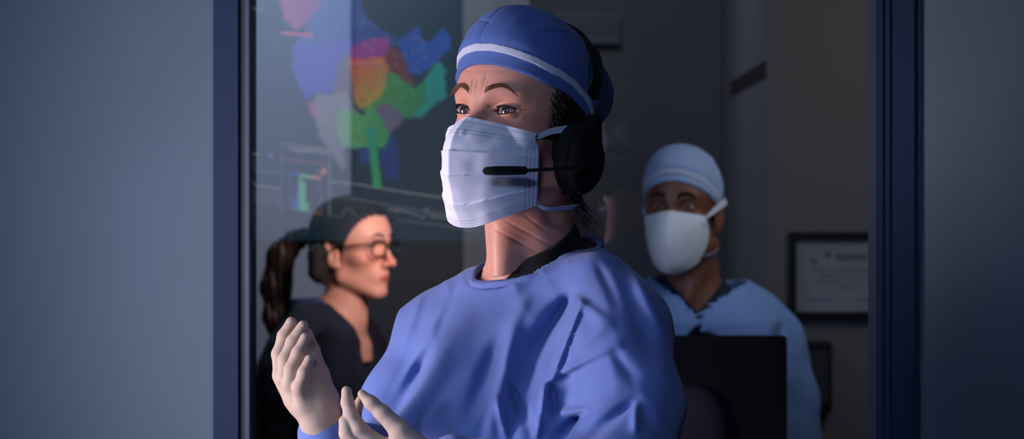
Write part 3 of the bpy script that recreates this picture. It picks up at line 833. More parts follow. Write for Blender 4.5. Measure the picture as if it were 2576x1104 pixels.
# ------------------------------------------------------------------ headset
hs = empty('headset', tuple(H.wld(np.array([[0, 0, 0]]))[0]))
tag(hs, 'black over-ear headset with microphone boom worn over the blue cap', 'headset')
def bandpath(x, n=60):
    return x
bp = []
for t in np.linspace(0, 1, 60):
    a = math.pi * (t - .5) * 1.0
    # over the crown, leaning back from the ears
    s = math.sin(a); c = math.cos(a)
    hgt = .176 * c ** .75
    L = np.array([s * .0985, -.006 - .13 * hgt, hgt + .008])
    bp.append(L)
bp = np.array(bp)
# keep the band on the cap
for i in range(len(bp)):
    p = bp[i]; d = p - np.array([0, -.03, .05]); 
    for _ in range(40):
        v = cap_outer(np.array([p], np.float32))[0] if p[2] > .05 else 1
        if v > .0045: p = p - d * .012
        if v < .0030: p = p + d * .012
    bp[i] = p
k = np.ones(7) / 7
bs = np.stack([np.convolve(np.pad(bp[:, j], 3, mode='edge'), k, 'valid') for j in range(3)], 1)
def flat_band(P, w, t, cen):
    V = []; T = np.gradient(P, axis=0); T /= np.linalg.norm(T, axis=1)[:, None]; m = 10
    for i, (p, tt) in enumerate(zip(P, T)):
        n = p - cen; n -= tt * (n @ tt); n /= np.linalg.norm(n); b = np.cross(tt, n)
        for q in range(m):
            a = 2 * math.pi * q / m; ca, sa = math.cos(a), math.sin(a)
            V.append(p + b * w[i] * .5 * math.copysign(abs(ca) ** .5, ca) + n * t[i] * .5 * math.copysign(abs(sa) ** .5, sa))
    Q = [(i * m + q, i * m + (q + 1) % m, (i + 1) * m + (q + 1) % m, (i + 1) * m + q) for i in range(len(P) - 1) for q in range(m)]
    Q += [tuple(range(m - 1, -1, -1)), tuple((len(P) - 1) * m + q for q in range(m))]
    return np.array(V), Q
Tn = np.abs(np.linspace(-1, 1, len(bs)))
w_ = np.where(Tn > .5, .023, .0085); w_ = np.convolve(np.pad(w_, 2, mode='edge'), np.ones(5) / 5, 'valid')
t_ = np.where(Tn > .55, .010, .0040)
V, Q = flat_band(H.wld(bs), w_, t_, H.wld(np.array([[0, -.02, .04]]))[0])
mesh_obj('headband', V, Q, M_black, hs)
for s in (1, -1):
    def cupf(P):
        L = H.loc(P); L = L * np.array((s, 1, 1), np.float32)
        q = L - np.array((.087, -.006, -.016), np.float32)
        f = ell(q, (0, 0, 0), (.017, .031, .040))
        f = sm(f, ell(q, (.005, -.004, .0), (.016, .023, .030)), .006)
        f = sm(f, ell(q, (.004, -.008, .034), (.0085, .0125, .024)), .006)
        return smx(f, -(cap_outer(L) - .001), .002) if False else f
    c = H.wld(np.array([[s * .094, -.012, .0]]))[0]
    V, Q = surf(cupf, c - .085, c + .085, .002)
    cup = mesh_obj('ear_cup', V, Q, M_blackm, hs)
    def padf(P):
        L = H.loc(P) * np.array((s, 1, 1), np.float32); q = L - np.array((.078, -.002, -.014), np.float32)
        r = np.sqrt((q[:, 1] / 1.0) ** 2 + (q[:, 2] / 1.28) ** 2)
        return np.sqrt((r - .023) ** 2 + (q[:, 0] * .9) ** 2) - .0105
    V, Q = surf(padf, c - .08, c + .08, .0022)
    mesh_obj('ear_cushion', V, Q, M_foam, cup)
bm_ = spline([(-.107, -.008, -.020), (-.1085, .012, -.0250), (-.104, .040, -.0315), (-.092, .070, -.0385), (-.080, .088, -.0430)], 40)
V, Q = tube_geo(H.wld(bm_), np.interp(np.linspace(0, 1, len(bm_)), [0, .15, 1], [.0036, .0024, .0020]), 10)
mesh_obj('microphone_boom', V, Q, M_black, hs)
mp = H.wld(np.array([(-.081, .087, -.0428), (-.079, .0895, -.0433), (-.072, .099, -.0452), (-.058, .118, -.049), (-.0515, .1265, -.0508), (-.050, .1285, -.0512)]))
V, Q = tube_geo(mp, [.0020, .0046, .0052, .0052, .0044, .0018], 16)
mesh_obj('microphone', V, Q, M_foam, hs)

# ------------------------------------------------------------------ the dark-haired woman in the control room
woman = empty('person', (-.42, 4.0, 0))
tag(woman, 'person in profile with dark ponytail and dark navy top, behind the glass on the left', 'person')
WR = rot(-62, 0, 0)
WO = W(834, 640, 3.95) - WR @ np.array([.075, -.008, .006])
K = Frame(WR, WO)
cx = (850 - 1288) / F * 4.0
def woman_skin(P):
    L = K.loc(P); f = head_sdf(L, nose=1.0, open_eye=.9)
    n = cap_(P, K.wld([(0, -.012, -.03)])[0], K.wld([(0, -.018, -.145)])[0], .050, .052)
    f = sm(f, n, .014)
    b = column(P, ((834 - 1288) / F * 4.02, 4.02), -55, [(.95, .12, .09, 0, 0), (1.12, .13, .08, 0, 0), (1.20, .125, .075, 0, 0), (1.245, .09, .06, 0, 0), (1.28, .06, .05, 0, 0), (1.31, .03, .03, 0, 0)], 2)
    return sm(f, b, .03)
V, Q = surf(woman_skin, (-.62, 3.84, 1.16), (-.20, 4.20, 1.60), .0030)
mesh_obj('body', V, Q, M_skin, woman, col=skin_col(K.loc(V), V, (214, 158, 142), lips=(176, 96, 92)))
brow_and_lashes(K, lambda L: head_sdf(L), woman, M_lash, lashes=False, thick=1.0, seed=4)
for s in (1, -1): eyeball('eye', K, s, (0, 1, -.05), woman)
def whair(P):
    L = K.loc(P)
    f = sm(ell(L, (0, -.010, .058), (.083, .100, .088)), ell(L, (0, .02, .065), (.066, .068, .058)), .03)
    f = sm(f, ell(L, (0, -.07, .0), (.058, .030, .055)), .03)
    line = np.where(L[:, 2] > .03, .024 + .58 * (L[:, 2] - .03), .024 + .55 * (L[:, 2] - .03)) + .02 * (np.abs(L[:, 0]) < .03) * 0
    f = smx(f, L[:, 1] - line - .018 * np.exp(-(L[:, 0] / .05) ** 2), .006)
    f = smx(f, -.05 - L[:, 2], .01)
    s = chain(P, [(*W(800, 640, 3.93), .024), (*W(800, 685, 3.93), .021), (*W(818, 716, 3.93), .006)], .01)
    return sm(f, s, .01) - .0018 * np.sin(L[:, 1] * 500 + L[:, 2] * 420 + 3 * vn(L, 30))
V, Q = surf(whair, WO - .15, WO + .16, .0032)
hair = mesh_obj('hair', V, Q, M_hair2, woman)
def wtail(P):
    f = chain(P, [(*W(778, 592, 4.04), .016), (*W(740, 606, 4.06), .021), (*W(708, 642, 4.07), .030), (*W(695, 720, 4.07), .034), (*W(697, 800, 4.07), .030), (*W(704, 880, 4.06), .012)], .02)
    return f - .003 * np.sin(P[:, 0] * 380 + 6 * vn(P, 8)) * .5 - .002 * np.sin(P[:, 1] * 420 + P[:, 0] * 200)
V, Q = surf(wtail, tuple(W(640, 920, 4.05) + (0, -.08, 0)), tuple(W(800, 560, 4.05) + (0, .10, 0)), .0035)
pt = mesh_obj('ponytail', V, Q, M_hair, hair)
V, Q = tube_geo([W(772, 590, 4.035), W(764, 594, 4.04), W(756, 598, 4.045)], [.019, .0215, .020], 20)
mesh_obj('hair_tie', V, Q, M_blackm, hair)
WN = K.wld([(0, -.012, -.14)])[0]
def wtop(P):
    f = column(P, ((822 - 1288) / F * 4.02, 4.03), -55, [(.30, .22, .18, 0, 0), (.85, .19, .16, 0, 0), (1.08, .19, .150, 0, 0), (1.16, .182, .140, 0, 0), (1.215, .160, .125, .006, 0), (1.25, .130, .104, .006, 0), (1.28, .095, .078, 0, 0), (1.305, .06, .05, 0, 0)], 2.2)
    a1 = chain(P, [(*W(850, 860, 3.86), .045), (*W(830, 980, 3.84), .052), (*W(820, 1180, 3.82), .045)], .02)
    a2 = chain(P, [(*W(800, 860, 4.18), .045), (*W(800, 980, 4.22), .052), (*W(830, 1180, 4.22), .045)], .02)
    f = sm(sm(f, a1, .04), a2, .04) - .003 * vn(P, 14) - .002 * vn(P, 30)
    q = P - WN.astype(np.float32); fw = q @ K.R[:, 1]; rt = q @ K.R[:, 0]
    hole = (np.sqrt(((fw - .010 + .5 * q[:, 2]) / .070) ** 2 + (rt / .058) ** 2) - 1) * .06
    return smx(f, -np.maximum(hole, 1.05 - P[:, 2]), .004)
V, Q = surf(wtop, (-.72, 3.72, .30), (-.20, 4.36, 1.36), .005)
top = mesh_obj('navy_top', V, Q, M_navy, woman)
def wcol(P):
    f = column(P, ((812 - 1288) / F * 4.02, 4.03), -55, [(1.235, .09, .078, -.01, 0), (1.285, .066, .062, -.016, 0), (1.305, .060, .058, -.018, 0)], 2)
    q = P - WN.astype(np.float32); fw = q @ K.R[:, 1]
    return np.maximum(np.maximum(np.abs(f) - .004, fw - .0), 1.225 - P[:, 2])
V, Q = surf(wcol, (-.66, 3.80, 1.20), (-.28, 4.20, 1.34), .003)
mesh_obj('collar', V, Q, M_collar, top)
legs_and_shoes(woman, (822 - 1288) / F * 4.02, 4.03, -55, .60, M_navy)

sp = empty('eyeglasses', tuple(K.wld([(0, .09, .02)])[0]))
tag(sp, 'black rectangular eyeglasses worn by the ponytailed person behind the glass', 'eyeglasses')
def rr(cx_, cz_, hw, hh, n=40, e=3.2):
    out = []
    for i in range(n + 1):
        a = 2 * math.pi * i / n; c, s = math.cos(a), math.sin(a)
        x = cx_ + hw * math.copysign(abs(c) ** (2 / e), c); z = cz_ + hh * math.copysign(abs(s) ** (2 / e), s)
        out.append((x, .101 - .25 * max(0, abs(x) - .03) - 2 * 0, z))
    return out
G = []
for s in (1, -1):
    V, Q = tube_geo(K.wld(rr(s * .034, .020, .0265, .0185)), .0026, 8)
    mesh_obj('lens_rim', V, Q, M_specs, sp)
    V, Q = tube_geo(K.wld(spline([(s * .058, .094, .030), (s * .071, .080, .030), (s * .0785, .040, .026), (s * .0800, .0, .020), (s * .0765, -.018, .004)], 20)), .0024, 8)
    mesh_obj('temple_arm', V, Q, M_specs, sp)
    R_ = K.wld(rr(s * .034, .020, .0262, .0182))[:-1]
    mesh_obj('lens', R_, [tuple(range(len(R_)))], M_lens, sp, smooth=False)
V, Q = tube_geo(K.wld([(.009, .1015, .024), (0, .1045, .026), (-.009, .1015, .024)]), .0022, 8)
mesh_obj('bridge', V, Q, M_specs, sp)

# ------------------------------------------------------------------ the masked man behind the monitor
man = empty('person', (.40, 3.5, 0))
tag(man, 'person in pale blue gown, pale cap and plain white mask, standing behind the black monitor', 'person')
MR = rot(20, 2, 0)
MO = W(1693, 521, 3.42) - MR @ np.array([0, .083, .026])
Mf = Frame(MR, MO)
MX = MO[0]
def man_skin(P):
    L = Mf.loc(P); f = head_sdf(L, male=True, open_eye=.65)
    n = cap_(P, Mf.wld([(0, -.012, -.03)])[0], W(1738, 745, 3.54), .058, .064)
    n = sm(n, cap_(P, Mf.wld([(-.06, -.01, -.05)])[0], W(1720, 765, 3.47), .014, .010), .016)
    f = sm(f, n, .016)
    b = column(P, (W(1748, 800, 3.55)[0], 3.55), 8, [(.95, .13, .09, 0, 0), (1.15, .18, .10, 0, 0), (1.26, .17, .095, 0, 0), (1.31, .13, .075, 0, 0), (1.35, .07, .055, 0, 0), (1.38, .03, .03, 0, 0)], 2)
    return sm(f, b, .04)
V, Q = surf(man_skin, tuple(MO + (-.18, -.16, -.28)), tuple(MO + (.24, .28, .18)), .0032)
mesh_obj('body', V, Q, M_skin, man, col=skin_col(Mf.loc(V), V, (120, 74, 56), male=True))
brow_and_lashes(Mf, lambda L: head_sdf(L, male=True), man, M_lash, lashes=False, thick=1.3, seed=6)
for s in (1, -1): eyeball('eye', Mf, s, (0, 1, -.02), man, iris=(50, 32, 24))
MPTS = [(-.10, -.02), (-.05, .004), (.0, .024), (.04, .044), (.07, .066), (.10, .082)]
surgical_cap(Mf, man, MPTS, (M_cap_bg, M_band), 5, pouf=.9, res=.0032)
def mhair(P):
    L = Mf.loc(P)
    f = ell(L, (0, -.010, .05), (.0755, .093, .082))
    f = np.maximum(f, L[:, 1] - .018 - .5 * (L[:, 2] - .02)); f = np.maximum(f, -.035 - L[:, 2])
    return np.maximum(f, L[:, 2] - .07)
V, Q = surf(mhair, MO - .12, MO + .12, .0035)
mesh_obj('hair', V, Q, M_hair2, man)
mc_ = [(.108, .018), (.127, -.004), (.135, -.028), (.134, -.052), (.124, -.080), (.108, -.100), (.086, -.110)]
ms_ = [(.064, .056, .008), (.0665, .052, -.014), (.0640, .046, -.046), (.048, .058, -.0860)]
mk, _ = face_mask(Mf, man, M_mask_bg, mc_, ms_, None, nu=60, nv=50, pleat=.0006, ridge=.9, expo=1.5)
for s in (1, -1):
    ribbon('mask_tie', Mf.wld(np.array([(s * x, y, z) for x, y, z in [(.0635, .057, .006), (.074, .036, .020), (.0815, .010, .032), (.085, -.02, .042), (.075, -.06, .05)]])), (.006, .012, .013, .013), M_band, mk, MO)
    ribbon('mask_tie', Mf.wld(np.array([(s * x, y, z) for x, y, z in [(.055, .050, -.074), (.068, .018, -.068), (.070, -.004, -.060), (.062, -.04, -.055)]])), (.006, .012, .013, .012), M_band, mk, MO)
MN = W(1745, 735, 3.54)
def mhole(P, a, b, dz=0):
    q = P - (MN + (0, 0, dz)).astype(np.float32)
    return (np.sqrt(((-q[:, 1] - .010 + .3 * q[:, 2]) / b) ** 2 + ((q[:, 0] - .012) / a) ** 2) - 1) * a
def mgown_o(P):
    f = column(P, (W(1750, 800, 3.55)[0], 3.55), 8, [(.30, .27, .20, 0, 0), (.9, .24, .17, 0, 0), (1.12, .225, .150, 0, 0), (1.22, .215, .140, 0, 0), (1.29, .19, .140, 0, 0), (1.33, .162, .124, 0, 0), (1.36, .128, .102, 0, 0), (1.385, .085, .072, 0, 0), (1.41, .05, .05, 0, 0)], 2.2)
    a1 = chain(P, [(*W(1900, 800, 3.56), .055), (*W(1945, 860, 3.55), .060), (*W(1985, 1000, 3.54), .058), (*W(2000, 1180, 3.52), .056)], .02)
    a2 = chain(P, [(*W(1590, 800, 3.56), .055), (*W(1545, 860, 3.55), .060), (*W(1520, 1000, 3.54), .058), (*W(1520, 1180, 3.52), .056)], .02)
    f = sm(sm(f, a1, .04), a2, .04)
    x = P[:, 0]; z = P[:, 2]
    v = .012 * np.exp(-((x - .53 - .25 * (z - 1.2)) / .012) ** 2) * sstep(1.30 - z, 0, .05) + .007 * np.exp(-((x - .47 - .3 * (z - 1.2)) / .015) ** 2) * sstep(1.28 - z, 0, .05)
    return f - .004 * vn(P, 11) - .003 * vn(P, 24) + v * (P[:, 1] < 3.5)
def mgown(P): return smx(mgown_o(P), -np.maximum(mhole(P, .099, .097), 1.20 - P[:, 2]), .004)
V, Q = surf(mgown, tuple(W(1430, 1000, 3.55) + (0, -.3, -.83)), tuple(W(2080, 640, 3.55) + (.02, .26, .0)), .0055)
mg = mesh_obj('surgical_gown', V, Q, M_gown_bg, man)
def munder(P):
    f = np.maximum(man_skin(P) - .006, P[:, 2] - 1.385)
    q = P - MN.astype(np.float32)
    v = q[:, 2] + .040 - 1.15 * np.abs(q[:, 0])              # open V at the throat
    f = np.maximum(f, np.minimum(v, 3.54 - P[:, 1]) * .7)
    return np.maximum(f, np.maximum(mhole(P, .100, .098), 1.22 - P[:, 2]))
V, Q = surf(munder, tuple(MO + (-.18, -.16, -.28)), tuple(MO + (.24, .28, -.02)), .0028)
mesh_obj('undershirt', V, Q, M_navy, man)
legs_and_shoes(man, .385, 3.55, 8, .62, M_gown_bg, .10)

# ------------------------------------------------------------------ desk and monitor in the control room
M_desk = mat('desk_laminate', (70, 66, 64), .5, .06, 20)
ds = empty('desk', (.45, 3.0, 0)); tag(ds, 'grey laminate desk under the black monitor', 'desk')
box('worktop', (-.25, 2.80, .72), (1.25, 3.26, .75), M_desk, ds, .004)
for x in (-.22, 1.17):
    for y in (2.83, 3.18): box('leg', (x, y, 0), (x + .05, y + .05, .72), M_metal, ds, .004)
mx = (1710 - 1288) / F * 3.1
mo = empty('monitor', (.27, 3.1, .75)); tag(mo, 'black monitor seen from behind, in front of the masked person in pale blue', 'monitor')
zt = W(0, 844, 3.1)[2]; xr = W(1979, 0, 3.1)[0]; xl = xr - .56
box('back_shell', (xl, 3.09, zt - .35), (xr, 3.115, zt), M_blackm, mo, .006)
box('screen', (xl + .012, 3.1155, zt - .335), (xr - .012, 3.119, zt - .015), M_black, mo)
M_hub = mat('dark_grey_plastic', (46, 46, 56), .6)
def hubf(P):
    c = np.array([W(1660, 0, 3.1)[0], 3.09, zt - .22], np.float32); q = P - c
    r = (np.abs(q[:, 0] / .125) ** 3.4 + np.abs(q[:, 2] / .135) ** 3.4 + np.abs(q[:, 1] / .042) ** 3 + 1e-9) ** (1 / 3.3)
    return np.maximum((r - 1) * .04, q[:, 1] + .0005)
c = np.array([W(1660, 0, 3.1)[0], 3.06, zt - .22])
V, Q = surf(hubf, c - (.15, .05, .15), c + (.15, .04, .15), .004)
mesh_obj('rear_cover', V, Q, M_hub, mo)
box('stand_neck', (.27 - .04, 3.06, .76), (.27 + .04, 3.09, zt - .25), M_hub, mo, .004)
box('stand_base', (.27 - .13, 2.98, .7503), (.27 + .13, 3.17, .765), M_hub, mo, .005)

# ------------------------------------------------------------------ things on the control room walls
M_paper = mat('certificate_paper', (150, 152, 172), .8, .05, 8)
M_ink = mat('printed_ink', (92, 96, 120), .8)
M_sheet = mat('planner_paper', (128, 144, 190), .8, .06, 10)
M_red = mat('maroon_header_board', (52, 34, 36), .7)
M_blackf = mat('black_frame_wood', (8, 8, 12), .5)
y5 = 4.8
cf = empty('framed_certificate', (W(2120, 0, y5)[0], y5, W(0, 690, y5)[2])); tag(cf, 'black framed certificate on the grey wall beside the window edge', 'picture frame')
fx0, fx1 = W(1984, 0, y5)[0], W(2270, 0, y5)[0]; fz0, fz1 = W(0, 800, y5)[2], W(0, 583, y5)[2]; t = .019
V, Q = multi_boxes([((fx0, y5 - .022, fz0), (fx0 + t, y5 - .001, fz1)), ((fx1 - t, y5 - .022, fz0), (fx1, y5 - .001, fz1)), ((fx0 + t, y5 - .022, fz0), (fx1 - t, y5 - .001, fz0 + t)), ((fx0 + t, y5 - .022, fz1 - t), (fx1 - t, y5 - .001, fz1))])
mesh_obj('frame', V, Q, M_blackf, cf, smooth=False)
pp = box('paper', (fx0 + t, y5 - .008, fz0 + t), (fx1 - t, y5 - .002, fz1 - t), M_paper, cf)
bs_ = []
def scr(px0, px1, py, h, dens, seed):
    r = np.random.RandomState(seed); x = px0
    while x < px1:
        w = 3 + 5 * r.rand()
        if r.rand() < dens:
            a = W(x, py + h / 2 * (.4 + .6 * r.rand()), y5); b = W(x + w * .6, py - h / 2 * (.4 + .6 * r.rand()), y5)
            bs_.append(((a[0], y5 - .0095, a[2]), (b[0], y5 - .0082, b[2])))
        x += w
scr(2072, 2086, 640, 26, 1, 1); scr(2100, 2180, 646, 22, 1, 2); scr(2186, 2215, 646, 22, 1, 3); scr(2040, 2050, 655, 16, 1, 4)
for k, (a, b, y) in enumerate(((2045, 2225, 678), (2060, 2210, 694), (2040, 2230, 710), (2110, 2200, 722), (2035, 2090, 752), (2140, 2225, 752))): scr(a, b, y, 5, .8, 9 + k)
V, Q = multi_boxes(bs_); mesh_obj('printed_lines', V, Q, M_ink, pp, smooth=False)['kind'] = 'stuff'
wb = empty('wall_box', tuple(W(2060, 950, 4.78))); tag(wb, 'dark wall box below the framed certificate', 'wall box')
a = W(2027, 1040, 4.75); b = W(2094, 858, 4.75)
box('housing', (a[0], 4.752, a[2]), (b[0], 4.799, b[2]), M_blackf, wb, .006)
box('front_panel', (a[0] + .012, 4.744, a[2] + .03), (b[0] - .012, 4.7525, b[2] - .03), M_hub, wb, .002)
xs = .74 - .0005
def sheet(z0, z1, y0, y1, m, name, t=.004): return box(name, (xs - t, y0, z0), (xs - .0003, y1, z1), m)
zz = lambda py, d: W(0, py, d)[2]
tag(sheet(1.908, 1.958, 4.83, 5.60, M_red, 'header_board', .012), 'dark maroon strip above the column of planner sheets', 'board')
hz = [1.880, 1.655, 1.415, 1.17]
for k, nm in enumerate(('top sheet of the pale gridded planner column on the side wall', 'middle sheet of the pale gridded planner column on the side wall', 'bottom sheet of the pale gridded planner column on the side wall')):
    o = sheet(hz[k + 1] + .012, hz[k] - .006, 4.84, 5.58, M_sheet, 'planner_sheet'); tag(o, nm, 'wall planner', 'planner sheets on the side wall')
    gl_ = []
    for q in range(1, 8): gl_.append(((xs - .0050, 4.86 + .087 * q, hz[k + 1] + .02), (xs - .0041, 4.866 + .087 * q, hz[k] - .02)))
    for q in range(1, 7): zq = hz[k + 1] + .02 + (hz[k] - hz[k + 1] - .04) * q / 7; gl_.append(((xs - .0050, 4.86, zq), (xs - .0041, 5.56, zq + .003)))
    V, Q = multi_boxes(gl_); mesh_obj('ruled_grid', V, Q, M_ink, o, smooth=False)['kind'] = 'stuff'
M_slat = mat('blind_slat', (112, 116, 128), .7)
bl = empty('window_blind', tuple(W(1400, 0, 5.85))); tag(bl, 'dark horizontal slatted blind high on the back wall behind the cap', 'blind')
a = W(1312, 96, 5.85); b = W(1560, -60, 5.85); zq = a[2]; sl = []
box('bottom_rail', (a[0], 5.86, zq - .018), (b[0], 5.88, zq), M_slat, bl)
while zq < 2.2:
    sl.append(((a[0], 5.862, zq + .002), (b[0], 5.868, zq + .0195))); zq += .022
V, Q = multi_boxes(sl); mesh_obj('slats', V, Q, M_slat, bl, smooth=False)

# ------------------------------------------------------------------ the operating theatre display that the glass mirrors
PN = PR[:, 1]
def mir_ray(px, py):
    d = np.array([(px - 1288) / F, 1, (552 - py) / F]); o = np.array([0, 0, CZ]); g0 = PO + PN * .004
    t = ((g0 - o) @ PN) / (d @ PN); g = o + t * d; return g, d - 2 * (d @ PN) * PN
g, r = mir_ray(900, 280); SCn = -r / np.linalg.norm(r); SCc = g + r / np.linalg.norm(r) * 1.30
def S(px, py, lift=0.):
    g, r = mir_ray(px, py); c = SCc + SCn * lift; return g + r * (((c - g) @ SCn) / (r @ SCn))
def poly_in(X, Y, P):
    P = np.array(P, float); ins = np.zeros(X.shape, bool); j = len(P) - 1
    for i in range(len(P)):
        c = ((P[i, 1] > Y) != (P[j, 1] > Y)) & (X < (P[j, 0] - P[i, 0]) * (Y - P[i, 1]) / (P[j, 1] - P[i, 1] + 1e-9) + P[i, 0]); ins ^= c; j = i
    return ins
Z = lambda L: [(x / 2.045 + 620, y / 2.045) for x, y in L]
st = 3.0; gx = np.arange(560, 1240, st); gy = np.arange(-40, 606, st)
X, Y = np.meshgrid(gx, gy, indexing='ij')
rs = np.random.RandomState(11)
P3 = np.stack([X.ravel() / 100, Y.ravel() / 100, np.full(X.size, .5)], 1)
wx = vn(P3, 9).reshape(X.shape) * 5; wy = vn(P3 + 7, 9).reshape(X.shape) * 5; Xw = X + wx; Yw = Y + wy
IMG = np.zeros(X.shape + (3,)); IMG[:] = np.array(lin((20, 40, 54)))
def patch(L, c, c2=None, dirn=(1, 0), wob=True, mixn=0):
    L = Z(L); m = poly_in(Xw if wob else X, Yw if wob else Y, L); c = np.array(lin(c))
    if c2 is not None:
        q = np.array(L); s0 = (q @ np.array(dirn)).min(); s1 = (q @ np.array(dirn)).max()
        t = np.clip(((X * dirn[0] + Y * dirn[1]) - s0) / (s1 - s0), 0, 1)[..., None]
        IMG[m] = (c * (1 - t) + np.array(lin(c2)) * t)[m]
    else: IMG[m] = c
    return m
m1 = patch([(420, -60), (560, -60), (620, 90), (700, 160), (780, 190), (740, 230), (640, 230), (530, 260), (480, 290), (440, 480), (380, 475), (345, 480), (310, 520), (240, 380), (230, 240), (300, 160), (340, 60)], (60, 86, 150), (28, 52, 122))
m2 = patch([(240, 240), (380, 225), (530, 200), (530, 280), (480, 290), (440, 480), (380, 475), (345, 480), (310, 520), (240, 380)], (62, 70, 160))
patch([(140, -80), (430, -80), (360, 60), (290, 140), (250, 150), (185, 95), (180, 50)], (150, 76, 112), (100, 62, 130), (.8, -.2))
patch([(530, 240), (640, 190), (720, 190), (740, 250), (700, 300), (530, 325)], (128, 42, 128))
patch([(480, 290), (530, 270), (548, 500), (520, 490), (500, 465), (440, 490)], (92, 76, 88))
patch([(345, 480), (440, 482), (440, 500), (380, 540), (355, 560)], (92, 72, 84))
patch([(710, 250), (770, 240), (810, 300), (860, 440), (820, 445), (740, 375), (700, 335)], (92, 40, 46), (96, 36, 38))
patch([(775, 200), (885, 132), (892, 200), (940, 215), (1005, 145), (1048, 190), (1040, 250), (960, 330), (880, 390), (830, 370), (800, 290)], (24, 62, 148), (30, 72, 158))
patch([(980, 305), (1018, 360), (1027, 490), (940, 560), (900, 605), (820, 605), (880, 470), (920, 400)], (26, 124, 118))
patch([(740, 365), (860, 450), (915, 420), (920, 540), (840, 610), (800, 600), (740, 540), (640, 560), (560, 540), (690, 460), (690, 380)], (66, 126, 60), (34, 110, 66))
patch([(530, 300), (705, 290), (725, 350), (700, 470), (640, 540), (580, 560), (548, 520)], (172, 52, 56), (140, 128, 36), (.5, .75))
patch([(350, 500), (380, 480), (440, 490), (500, 462), (530, 490), (560, 570), (600, 600), (600, 700), (500, 770), (515, 865), (490, 870), (440, 800), (380, 710), (345, 600)], (112, 112, 120), (96, 98, 110), (0, 1))
patch([(655, 545), (730, 528), (812, 602), (735, 695), (690, 640)], (88, 82, 108))
patch([(690, 700), (750, 690), (778, 800), (776, 922), (720, 930), (680, 830)], (22, 46, 108)); patch([(570, 760), (650, 760), (610, 850), (580, 830)], (30, 52, 110))
patch([(458, 590), (500, 560), (600, 590), (610, 550), (655, 552), (738, 690), (710, 755), (540, 762), (480, 740)], (92, 142, 96), (38, 126, 66), (1, 0))
patch([(610, 650), (662, 650), (668, 760), (692, 970), (650, 966), (625, 760)], (30, 124, 112), (44, 140, 70), (0, 1), wob=False)
patch([(312, 520), (345, 530), (360, 600), (345, 610)], (150, 70, 110))
# acquisition points scattered over the map
inside = IMG.sum(2) > .12
for k in range(900):
    i = rs.randint(len(gx)); j = rs.randint(len(gy))
    zx = (gx[i] - 620) * 2.045; zy = gy[j] * 2.045
    dense = (380 < zx < 760 and zy < 330) or (640 < zx < 930 and 180 < zy < 560)
    if inside[i, j] and (dense or rs.rand() < .10):
        c = ((150, 160, 170), (120, 170, 130), (170, 140, 190), (60, 120, 80))[rs.randint(4) if zy < 300 else 1 + 2 * rs.randint(2)]
        IMG[i, j] = np.array(lin(c)) * .9
IMG *= (1 + .16 * rs.randn(*X.shape))[..., None].clip(.5, 1.6)
SV = np.array([S(x, y, 0) for x, y in zip(X.ravel(), Y.ravel())])
n1, n2 = X.shape; ii = np.arange(n1 * n2).reshape(n1, n2)
Qs = np.stack([ii[:-1, :-1], ii[1:, :-1], ii[1:, 1:], ii[:-1, 1:]], -1).reshape(-1, 4)
def screen_mat(name, k):
    m = bpy.data.materials.new(name); m.use_nodes = True; nt = m.node_tree; b = nt.nodes['Principled BSDF']
    a = nt.nodes.new('ShaderNodeVertexColor'); a.layer_name = 'Col'
    b.inputs['Base Color'].default_value = (.01, .01, .01, 1); b.inputs['Roughness'].default_value = .3
    nt.links.new(a.outputs[0], b.inputs['Emission Color']); b.inputs['Emission Strength'].default_value = k
    return m
M_screen = screen_mat('display_picture', 9.5)
dp = empty('display', tuple(SCc)); tag(dp, 'large theatre display showing a coloured map, mirrored in the window glass', 'display')
o = mesh_obj('screen', SV, Qs, M_screen, dp, smooth=False, col=IMG.reshape(-1, 3))
corner = [S(556, -44), S(1244, -44), S(1244, 607), S(556, 607)]
cb = [p - SCn * .05 for p in corner]; cf_ = [p - SCn * .001 for p in corner]
mesh_obj('housing', cf_ + cb, [(0, 1, 2, 3), (7, 6, 5, 4), (0, 4, 5, 1), (1, 5, 6, 2), (2, 6, 7, 3), (3, 7, 4, 0)], M_blackm, dp, smooth=False)
fb = SCc - SCn * .07
V, Q = tube_geo([(fb[0], fb[1], 1.9), (fb[0], fb[1], 2.3), (fb[0], fb[1], 2.69)], .025, 16); mesh_obj('ceiling_pole', V, Q, M_metal, dp)
V, Q = tube_geo([(fb[0], fb[1], 2.66), (fb[0], fb[1], 2.68), (fb[0], fb[1], 2.70)], [.05, .11, .11], 32); mesh_obj('ceiling_mount', V, Q, M_metal, dp)
# graphics drawn over the picture: strokes and lettering, written the right way round on the screen
def strokes(name, items, z=.0015):
    V = []; Q = []; C = []
    for pts, w, c in items:
        pts = np.array(pts, float); T = np.gradient(pts, axis=0); T /= np.linalg.norm(T, axis=1)[:, None]; Nn = np.stack([-T[:, 1], T[:, 0]], 1); k = len(V)
        for p, n in zip(pts, Nn): V += [S(*(p - n * w / 2), z), S(*(p + n * w / 2), z)]; C += [lin(c)] * 2
        Q += [(k + 2 * i, k + 2 * i + 2, k + 2 * i + 3, k + 2 * i + 1) for i in range(len(pts) - 1)]
    me = mesh_obj(name, V, Q, M_screen, o, smooth=False, col=np.array(C)); return me
g1, g2 = (128, 138, 148), (104, 114, 128)
ekg = [(976, 526), (1020, 531), (1050, 541), (1062, 549), (1066, 538), (1071, 521), (1079, 541), (1084, 543), (1120, 549), (1160, 555), (1225, 566)]
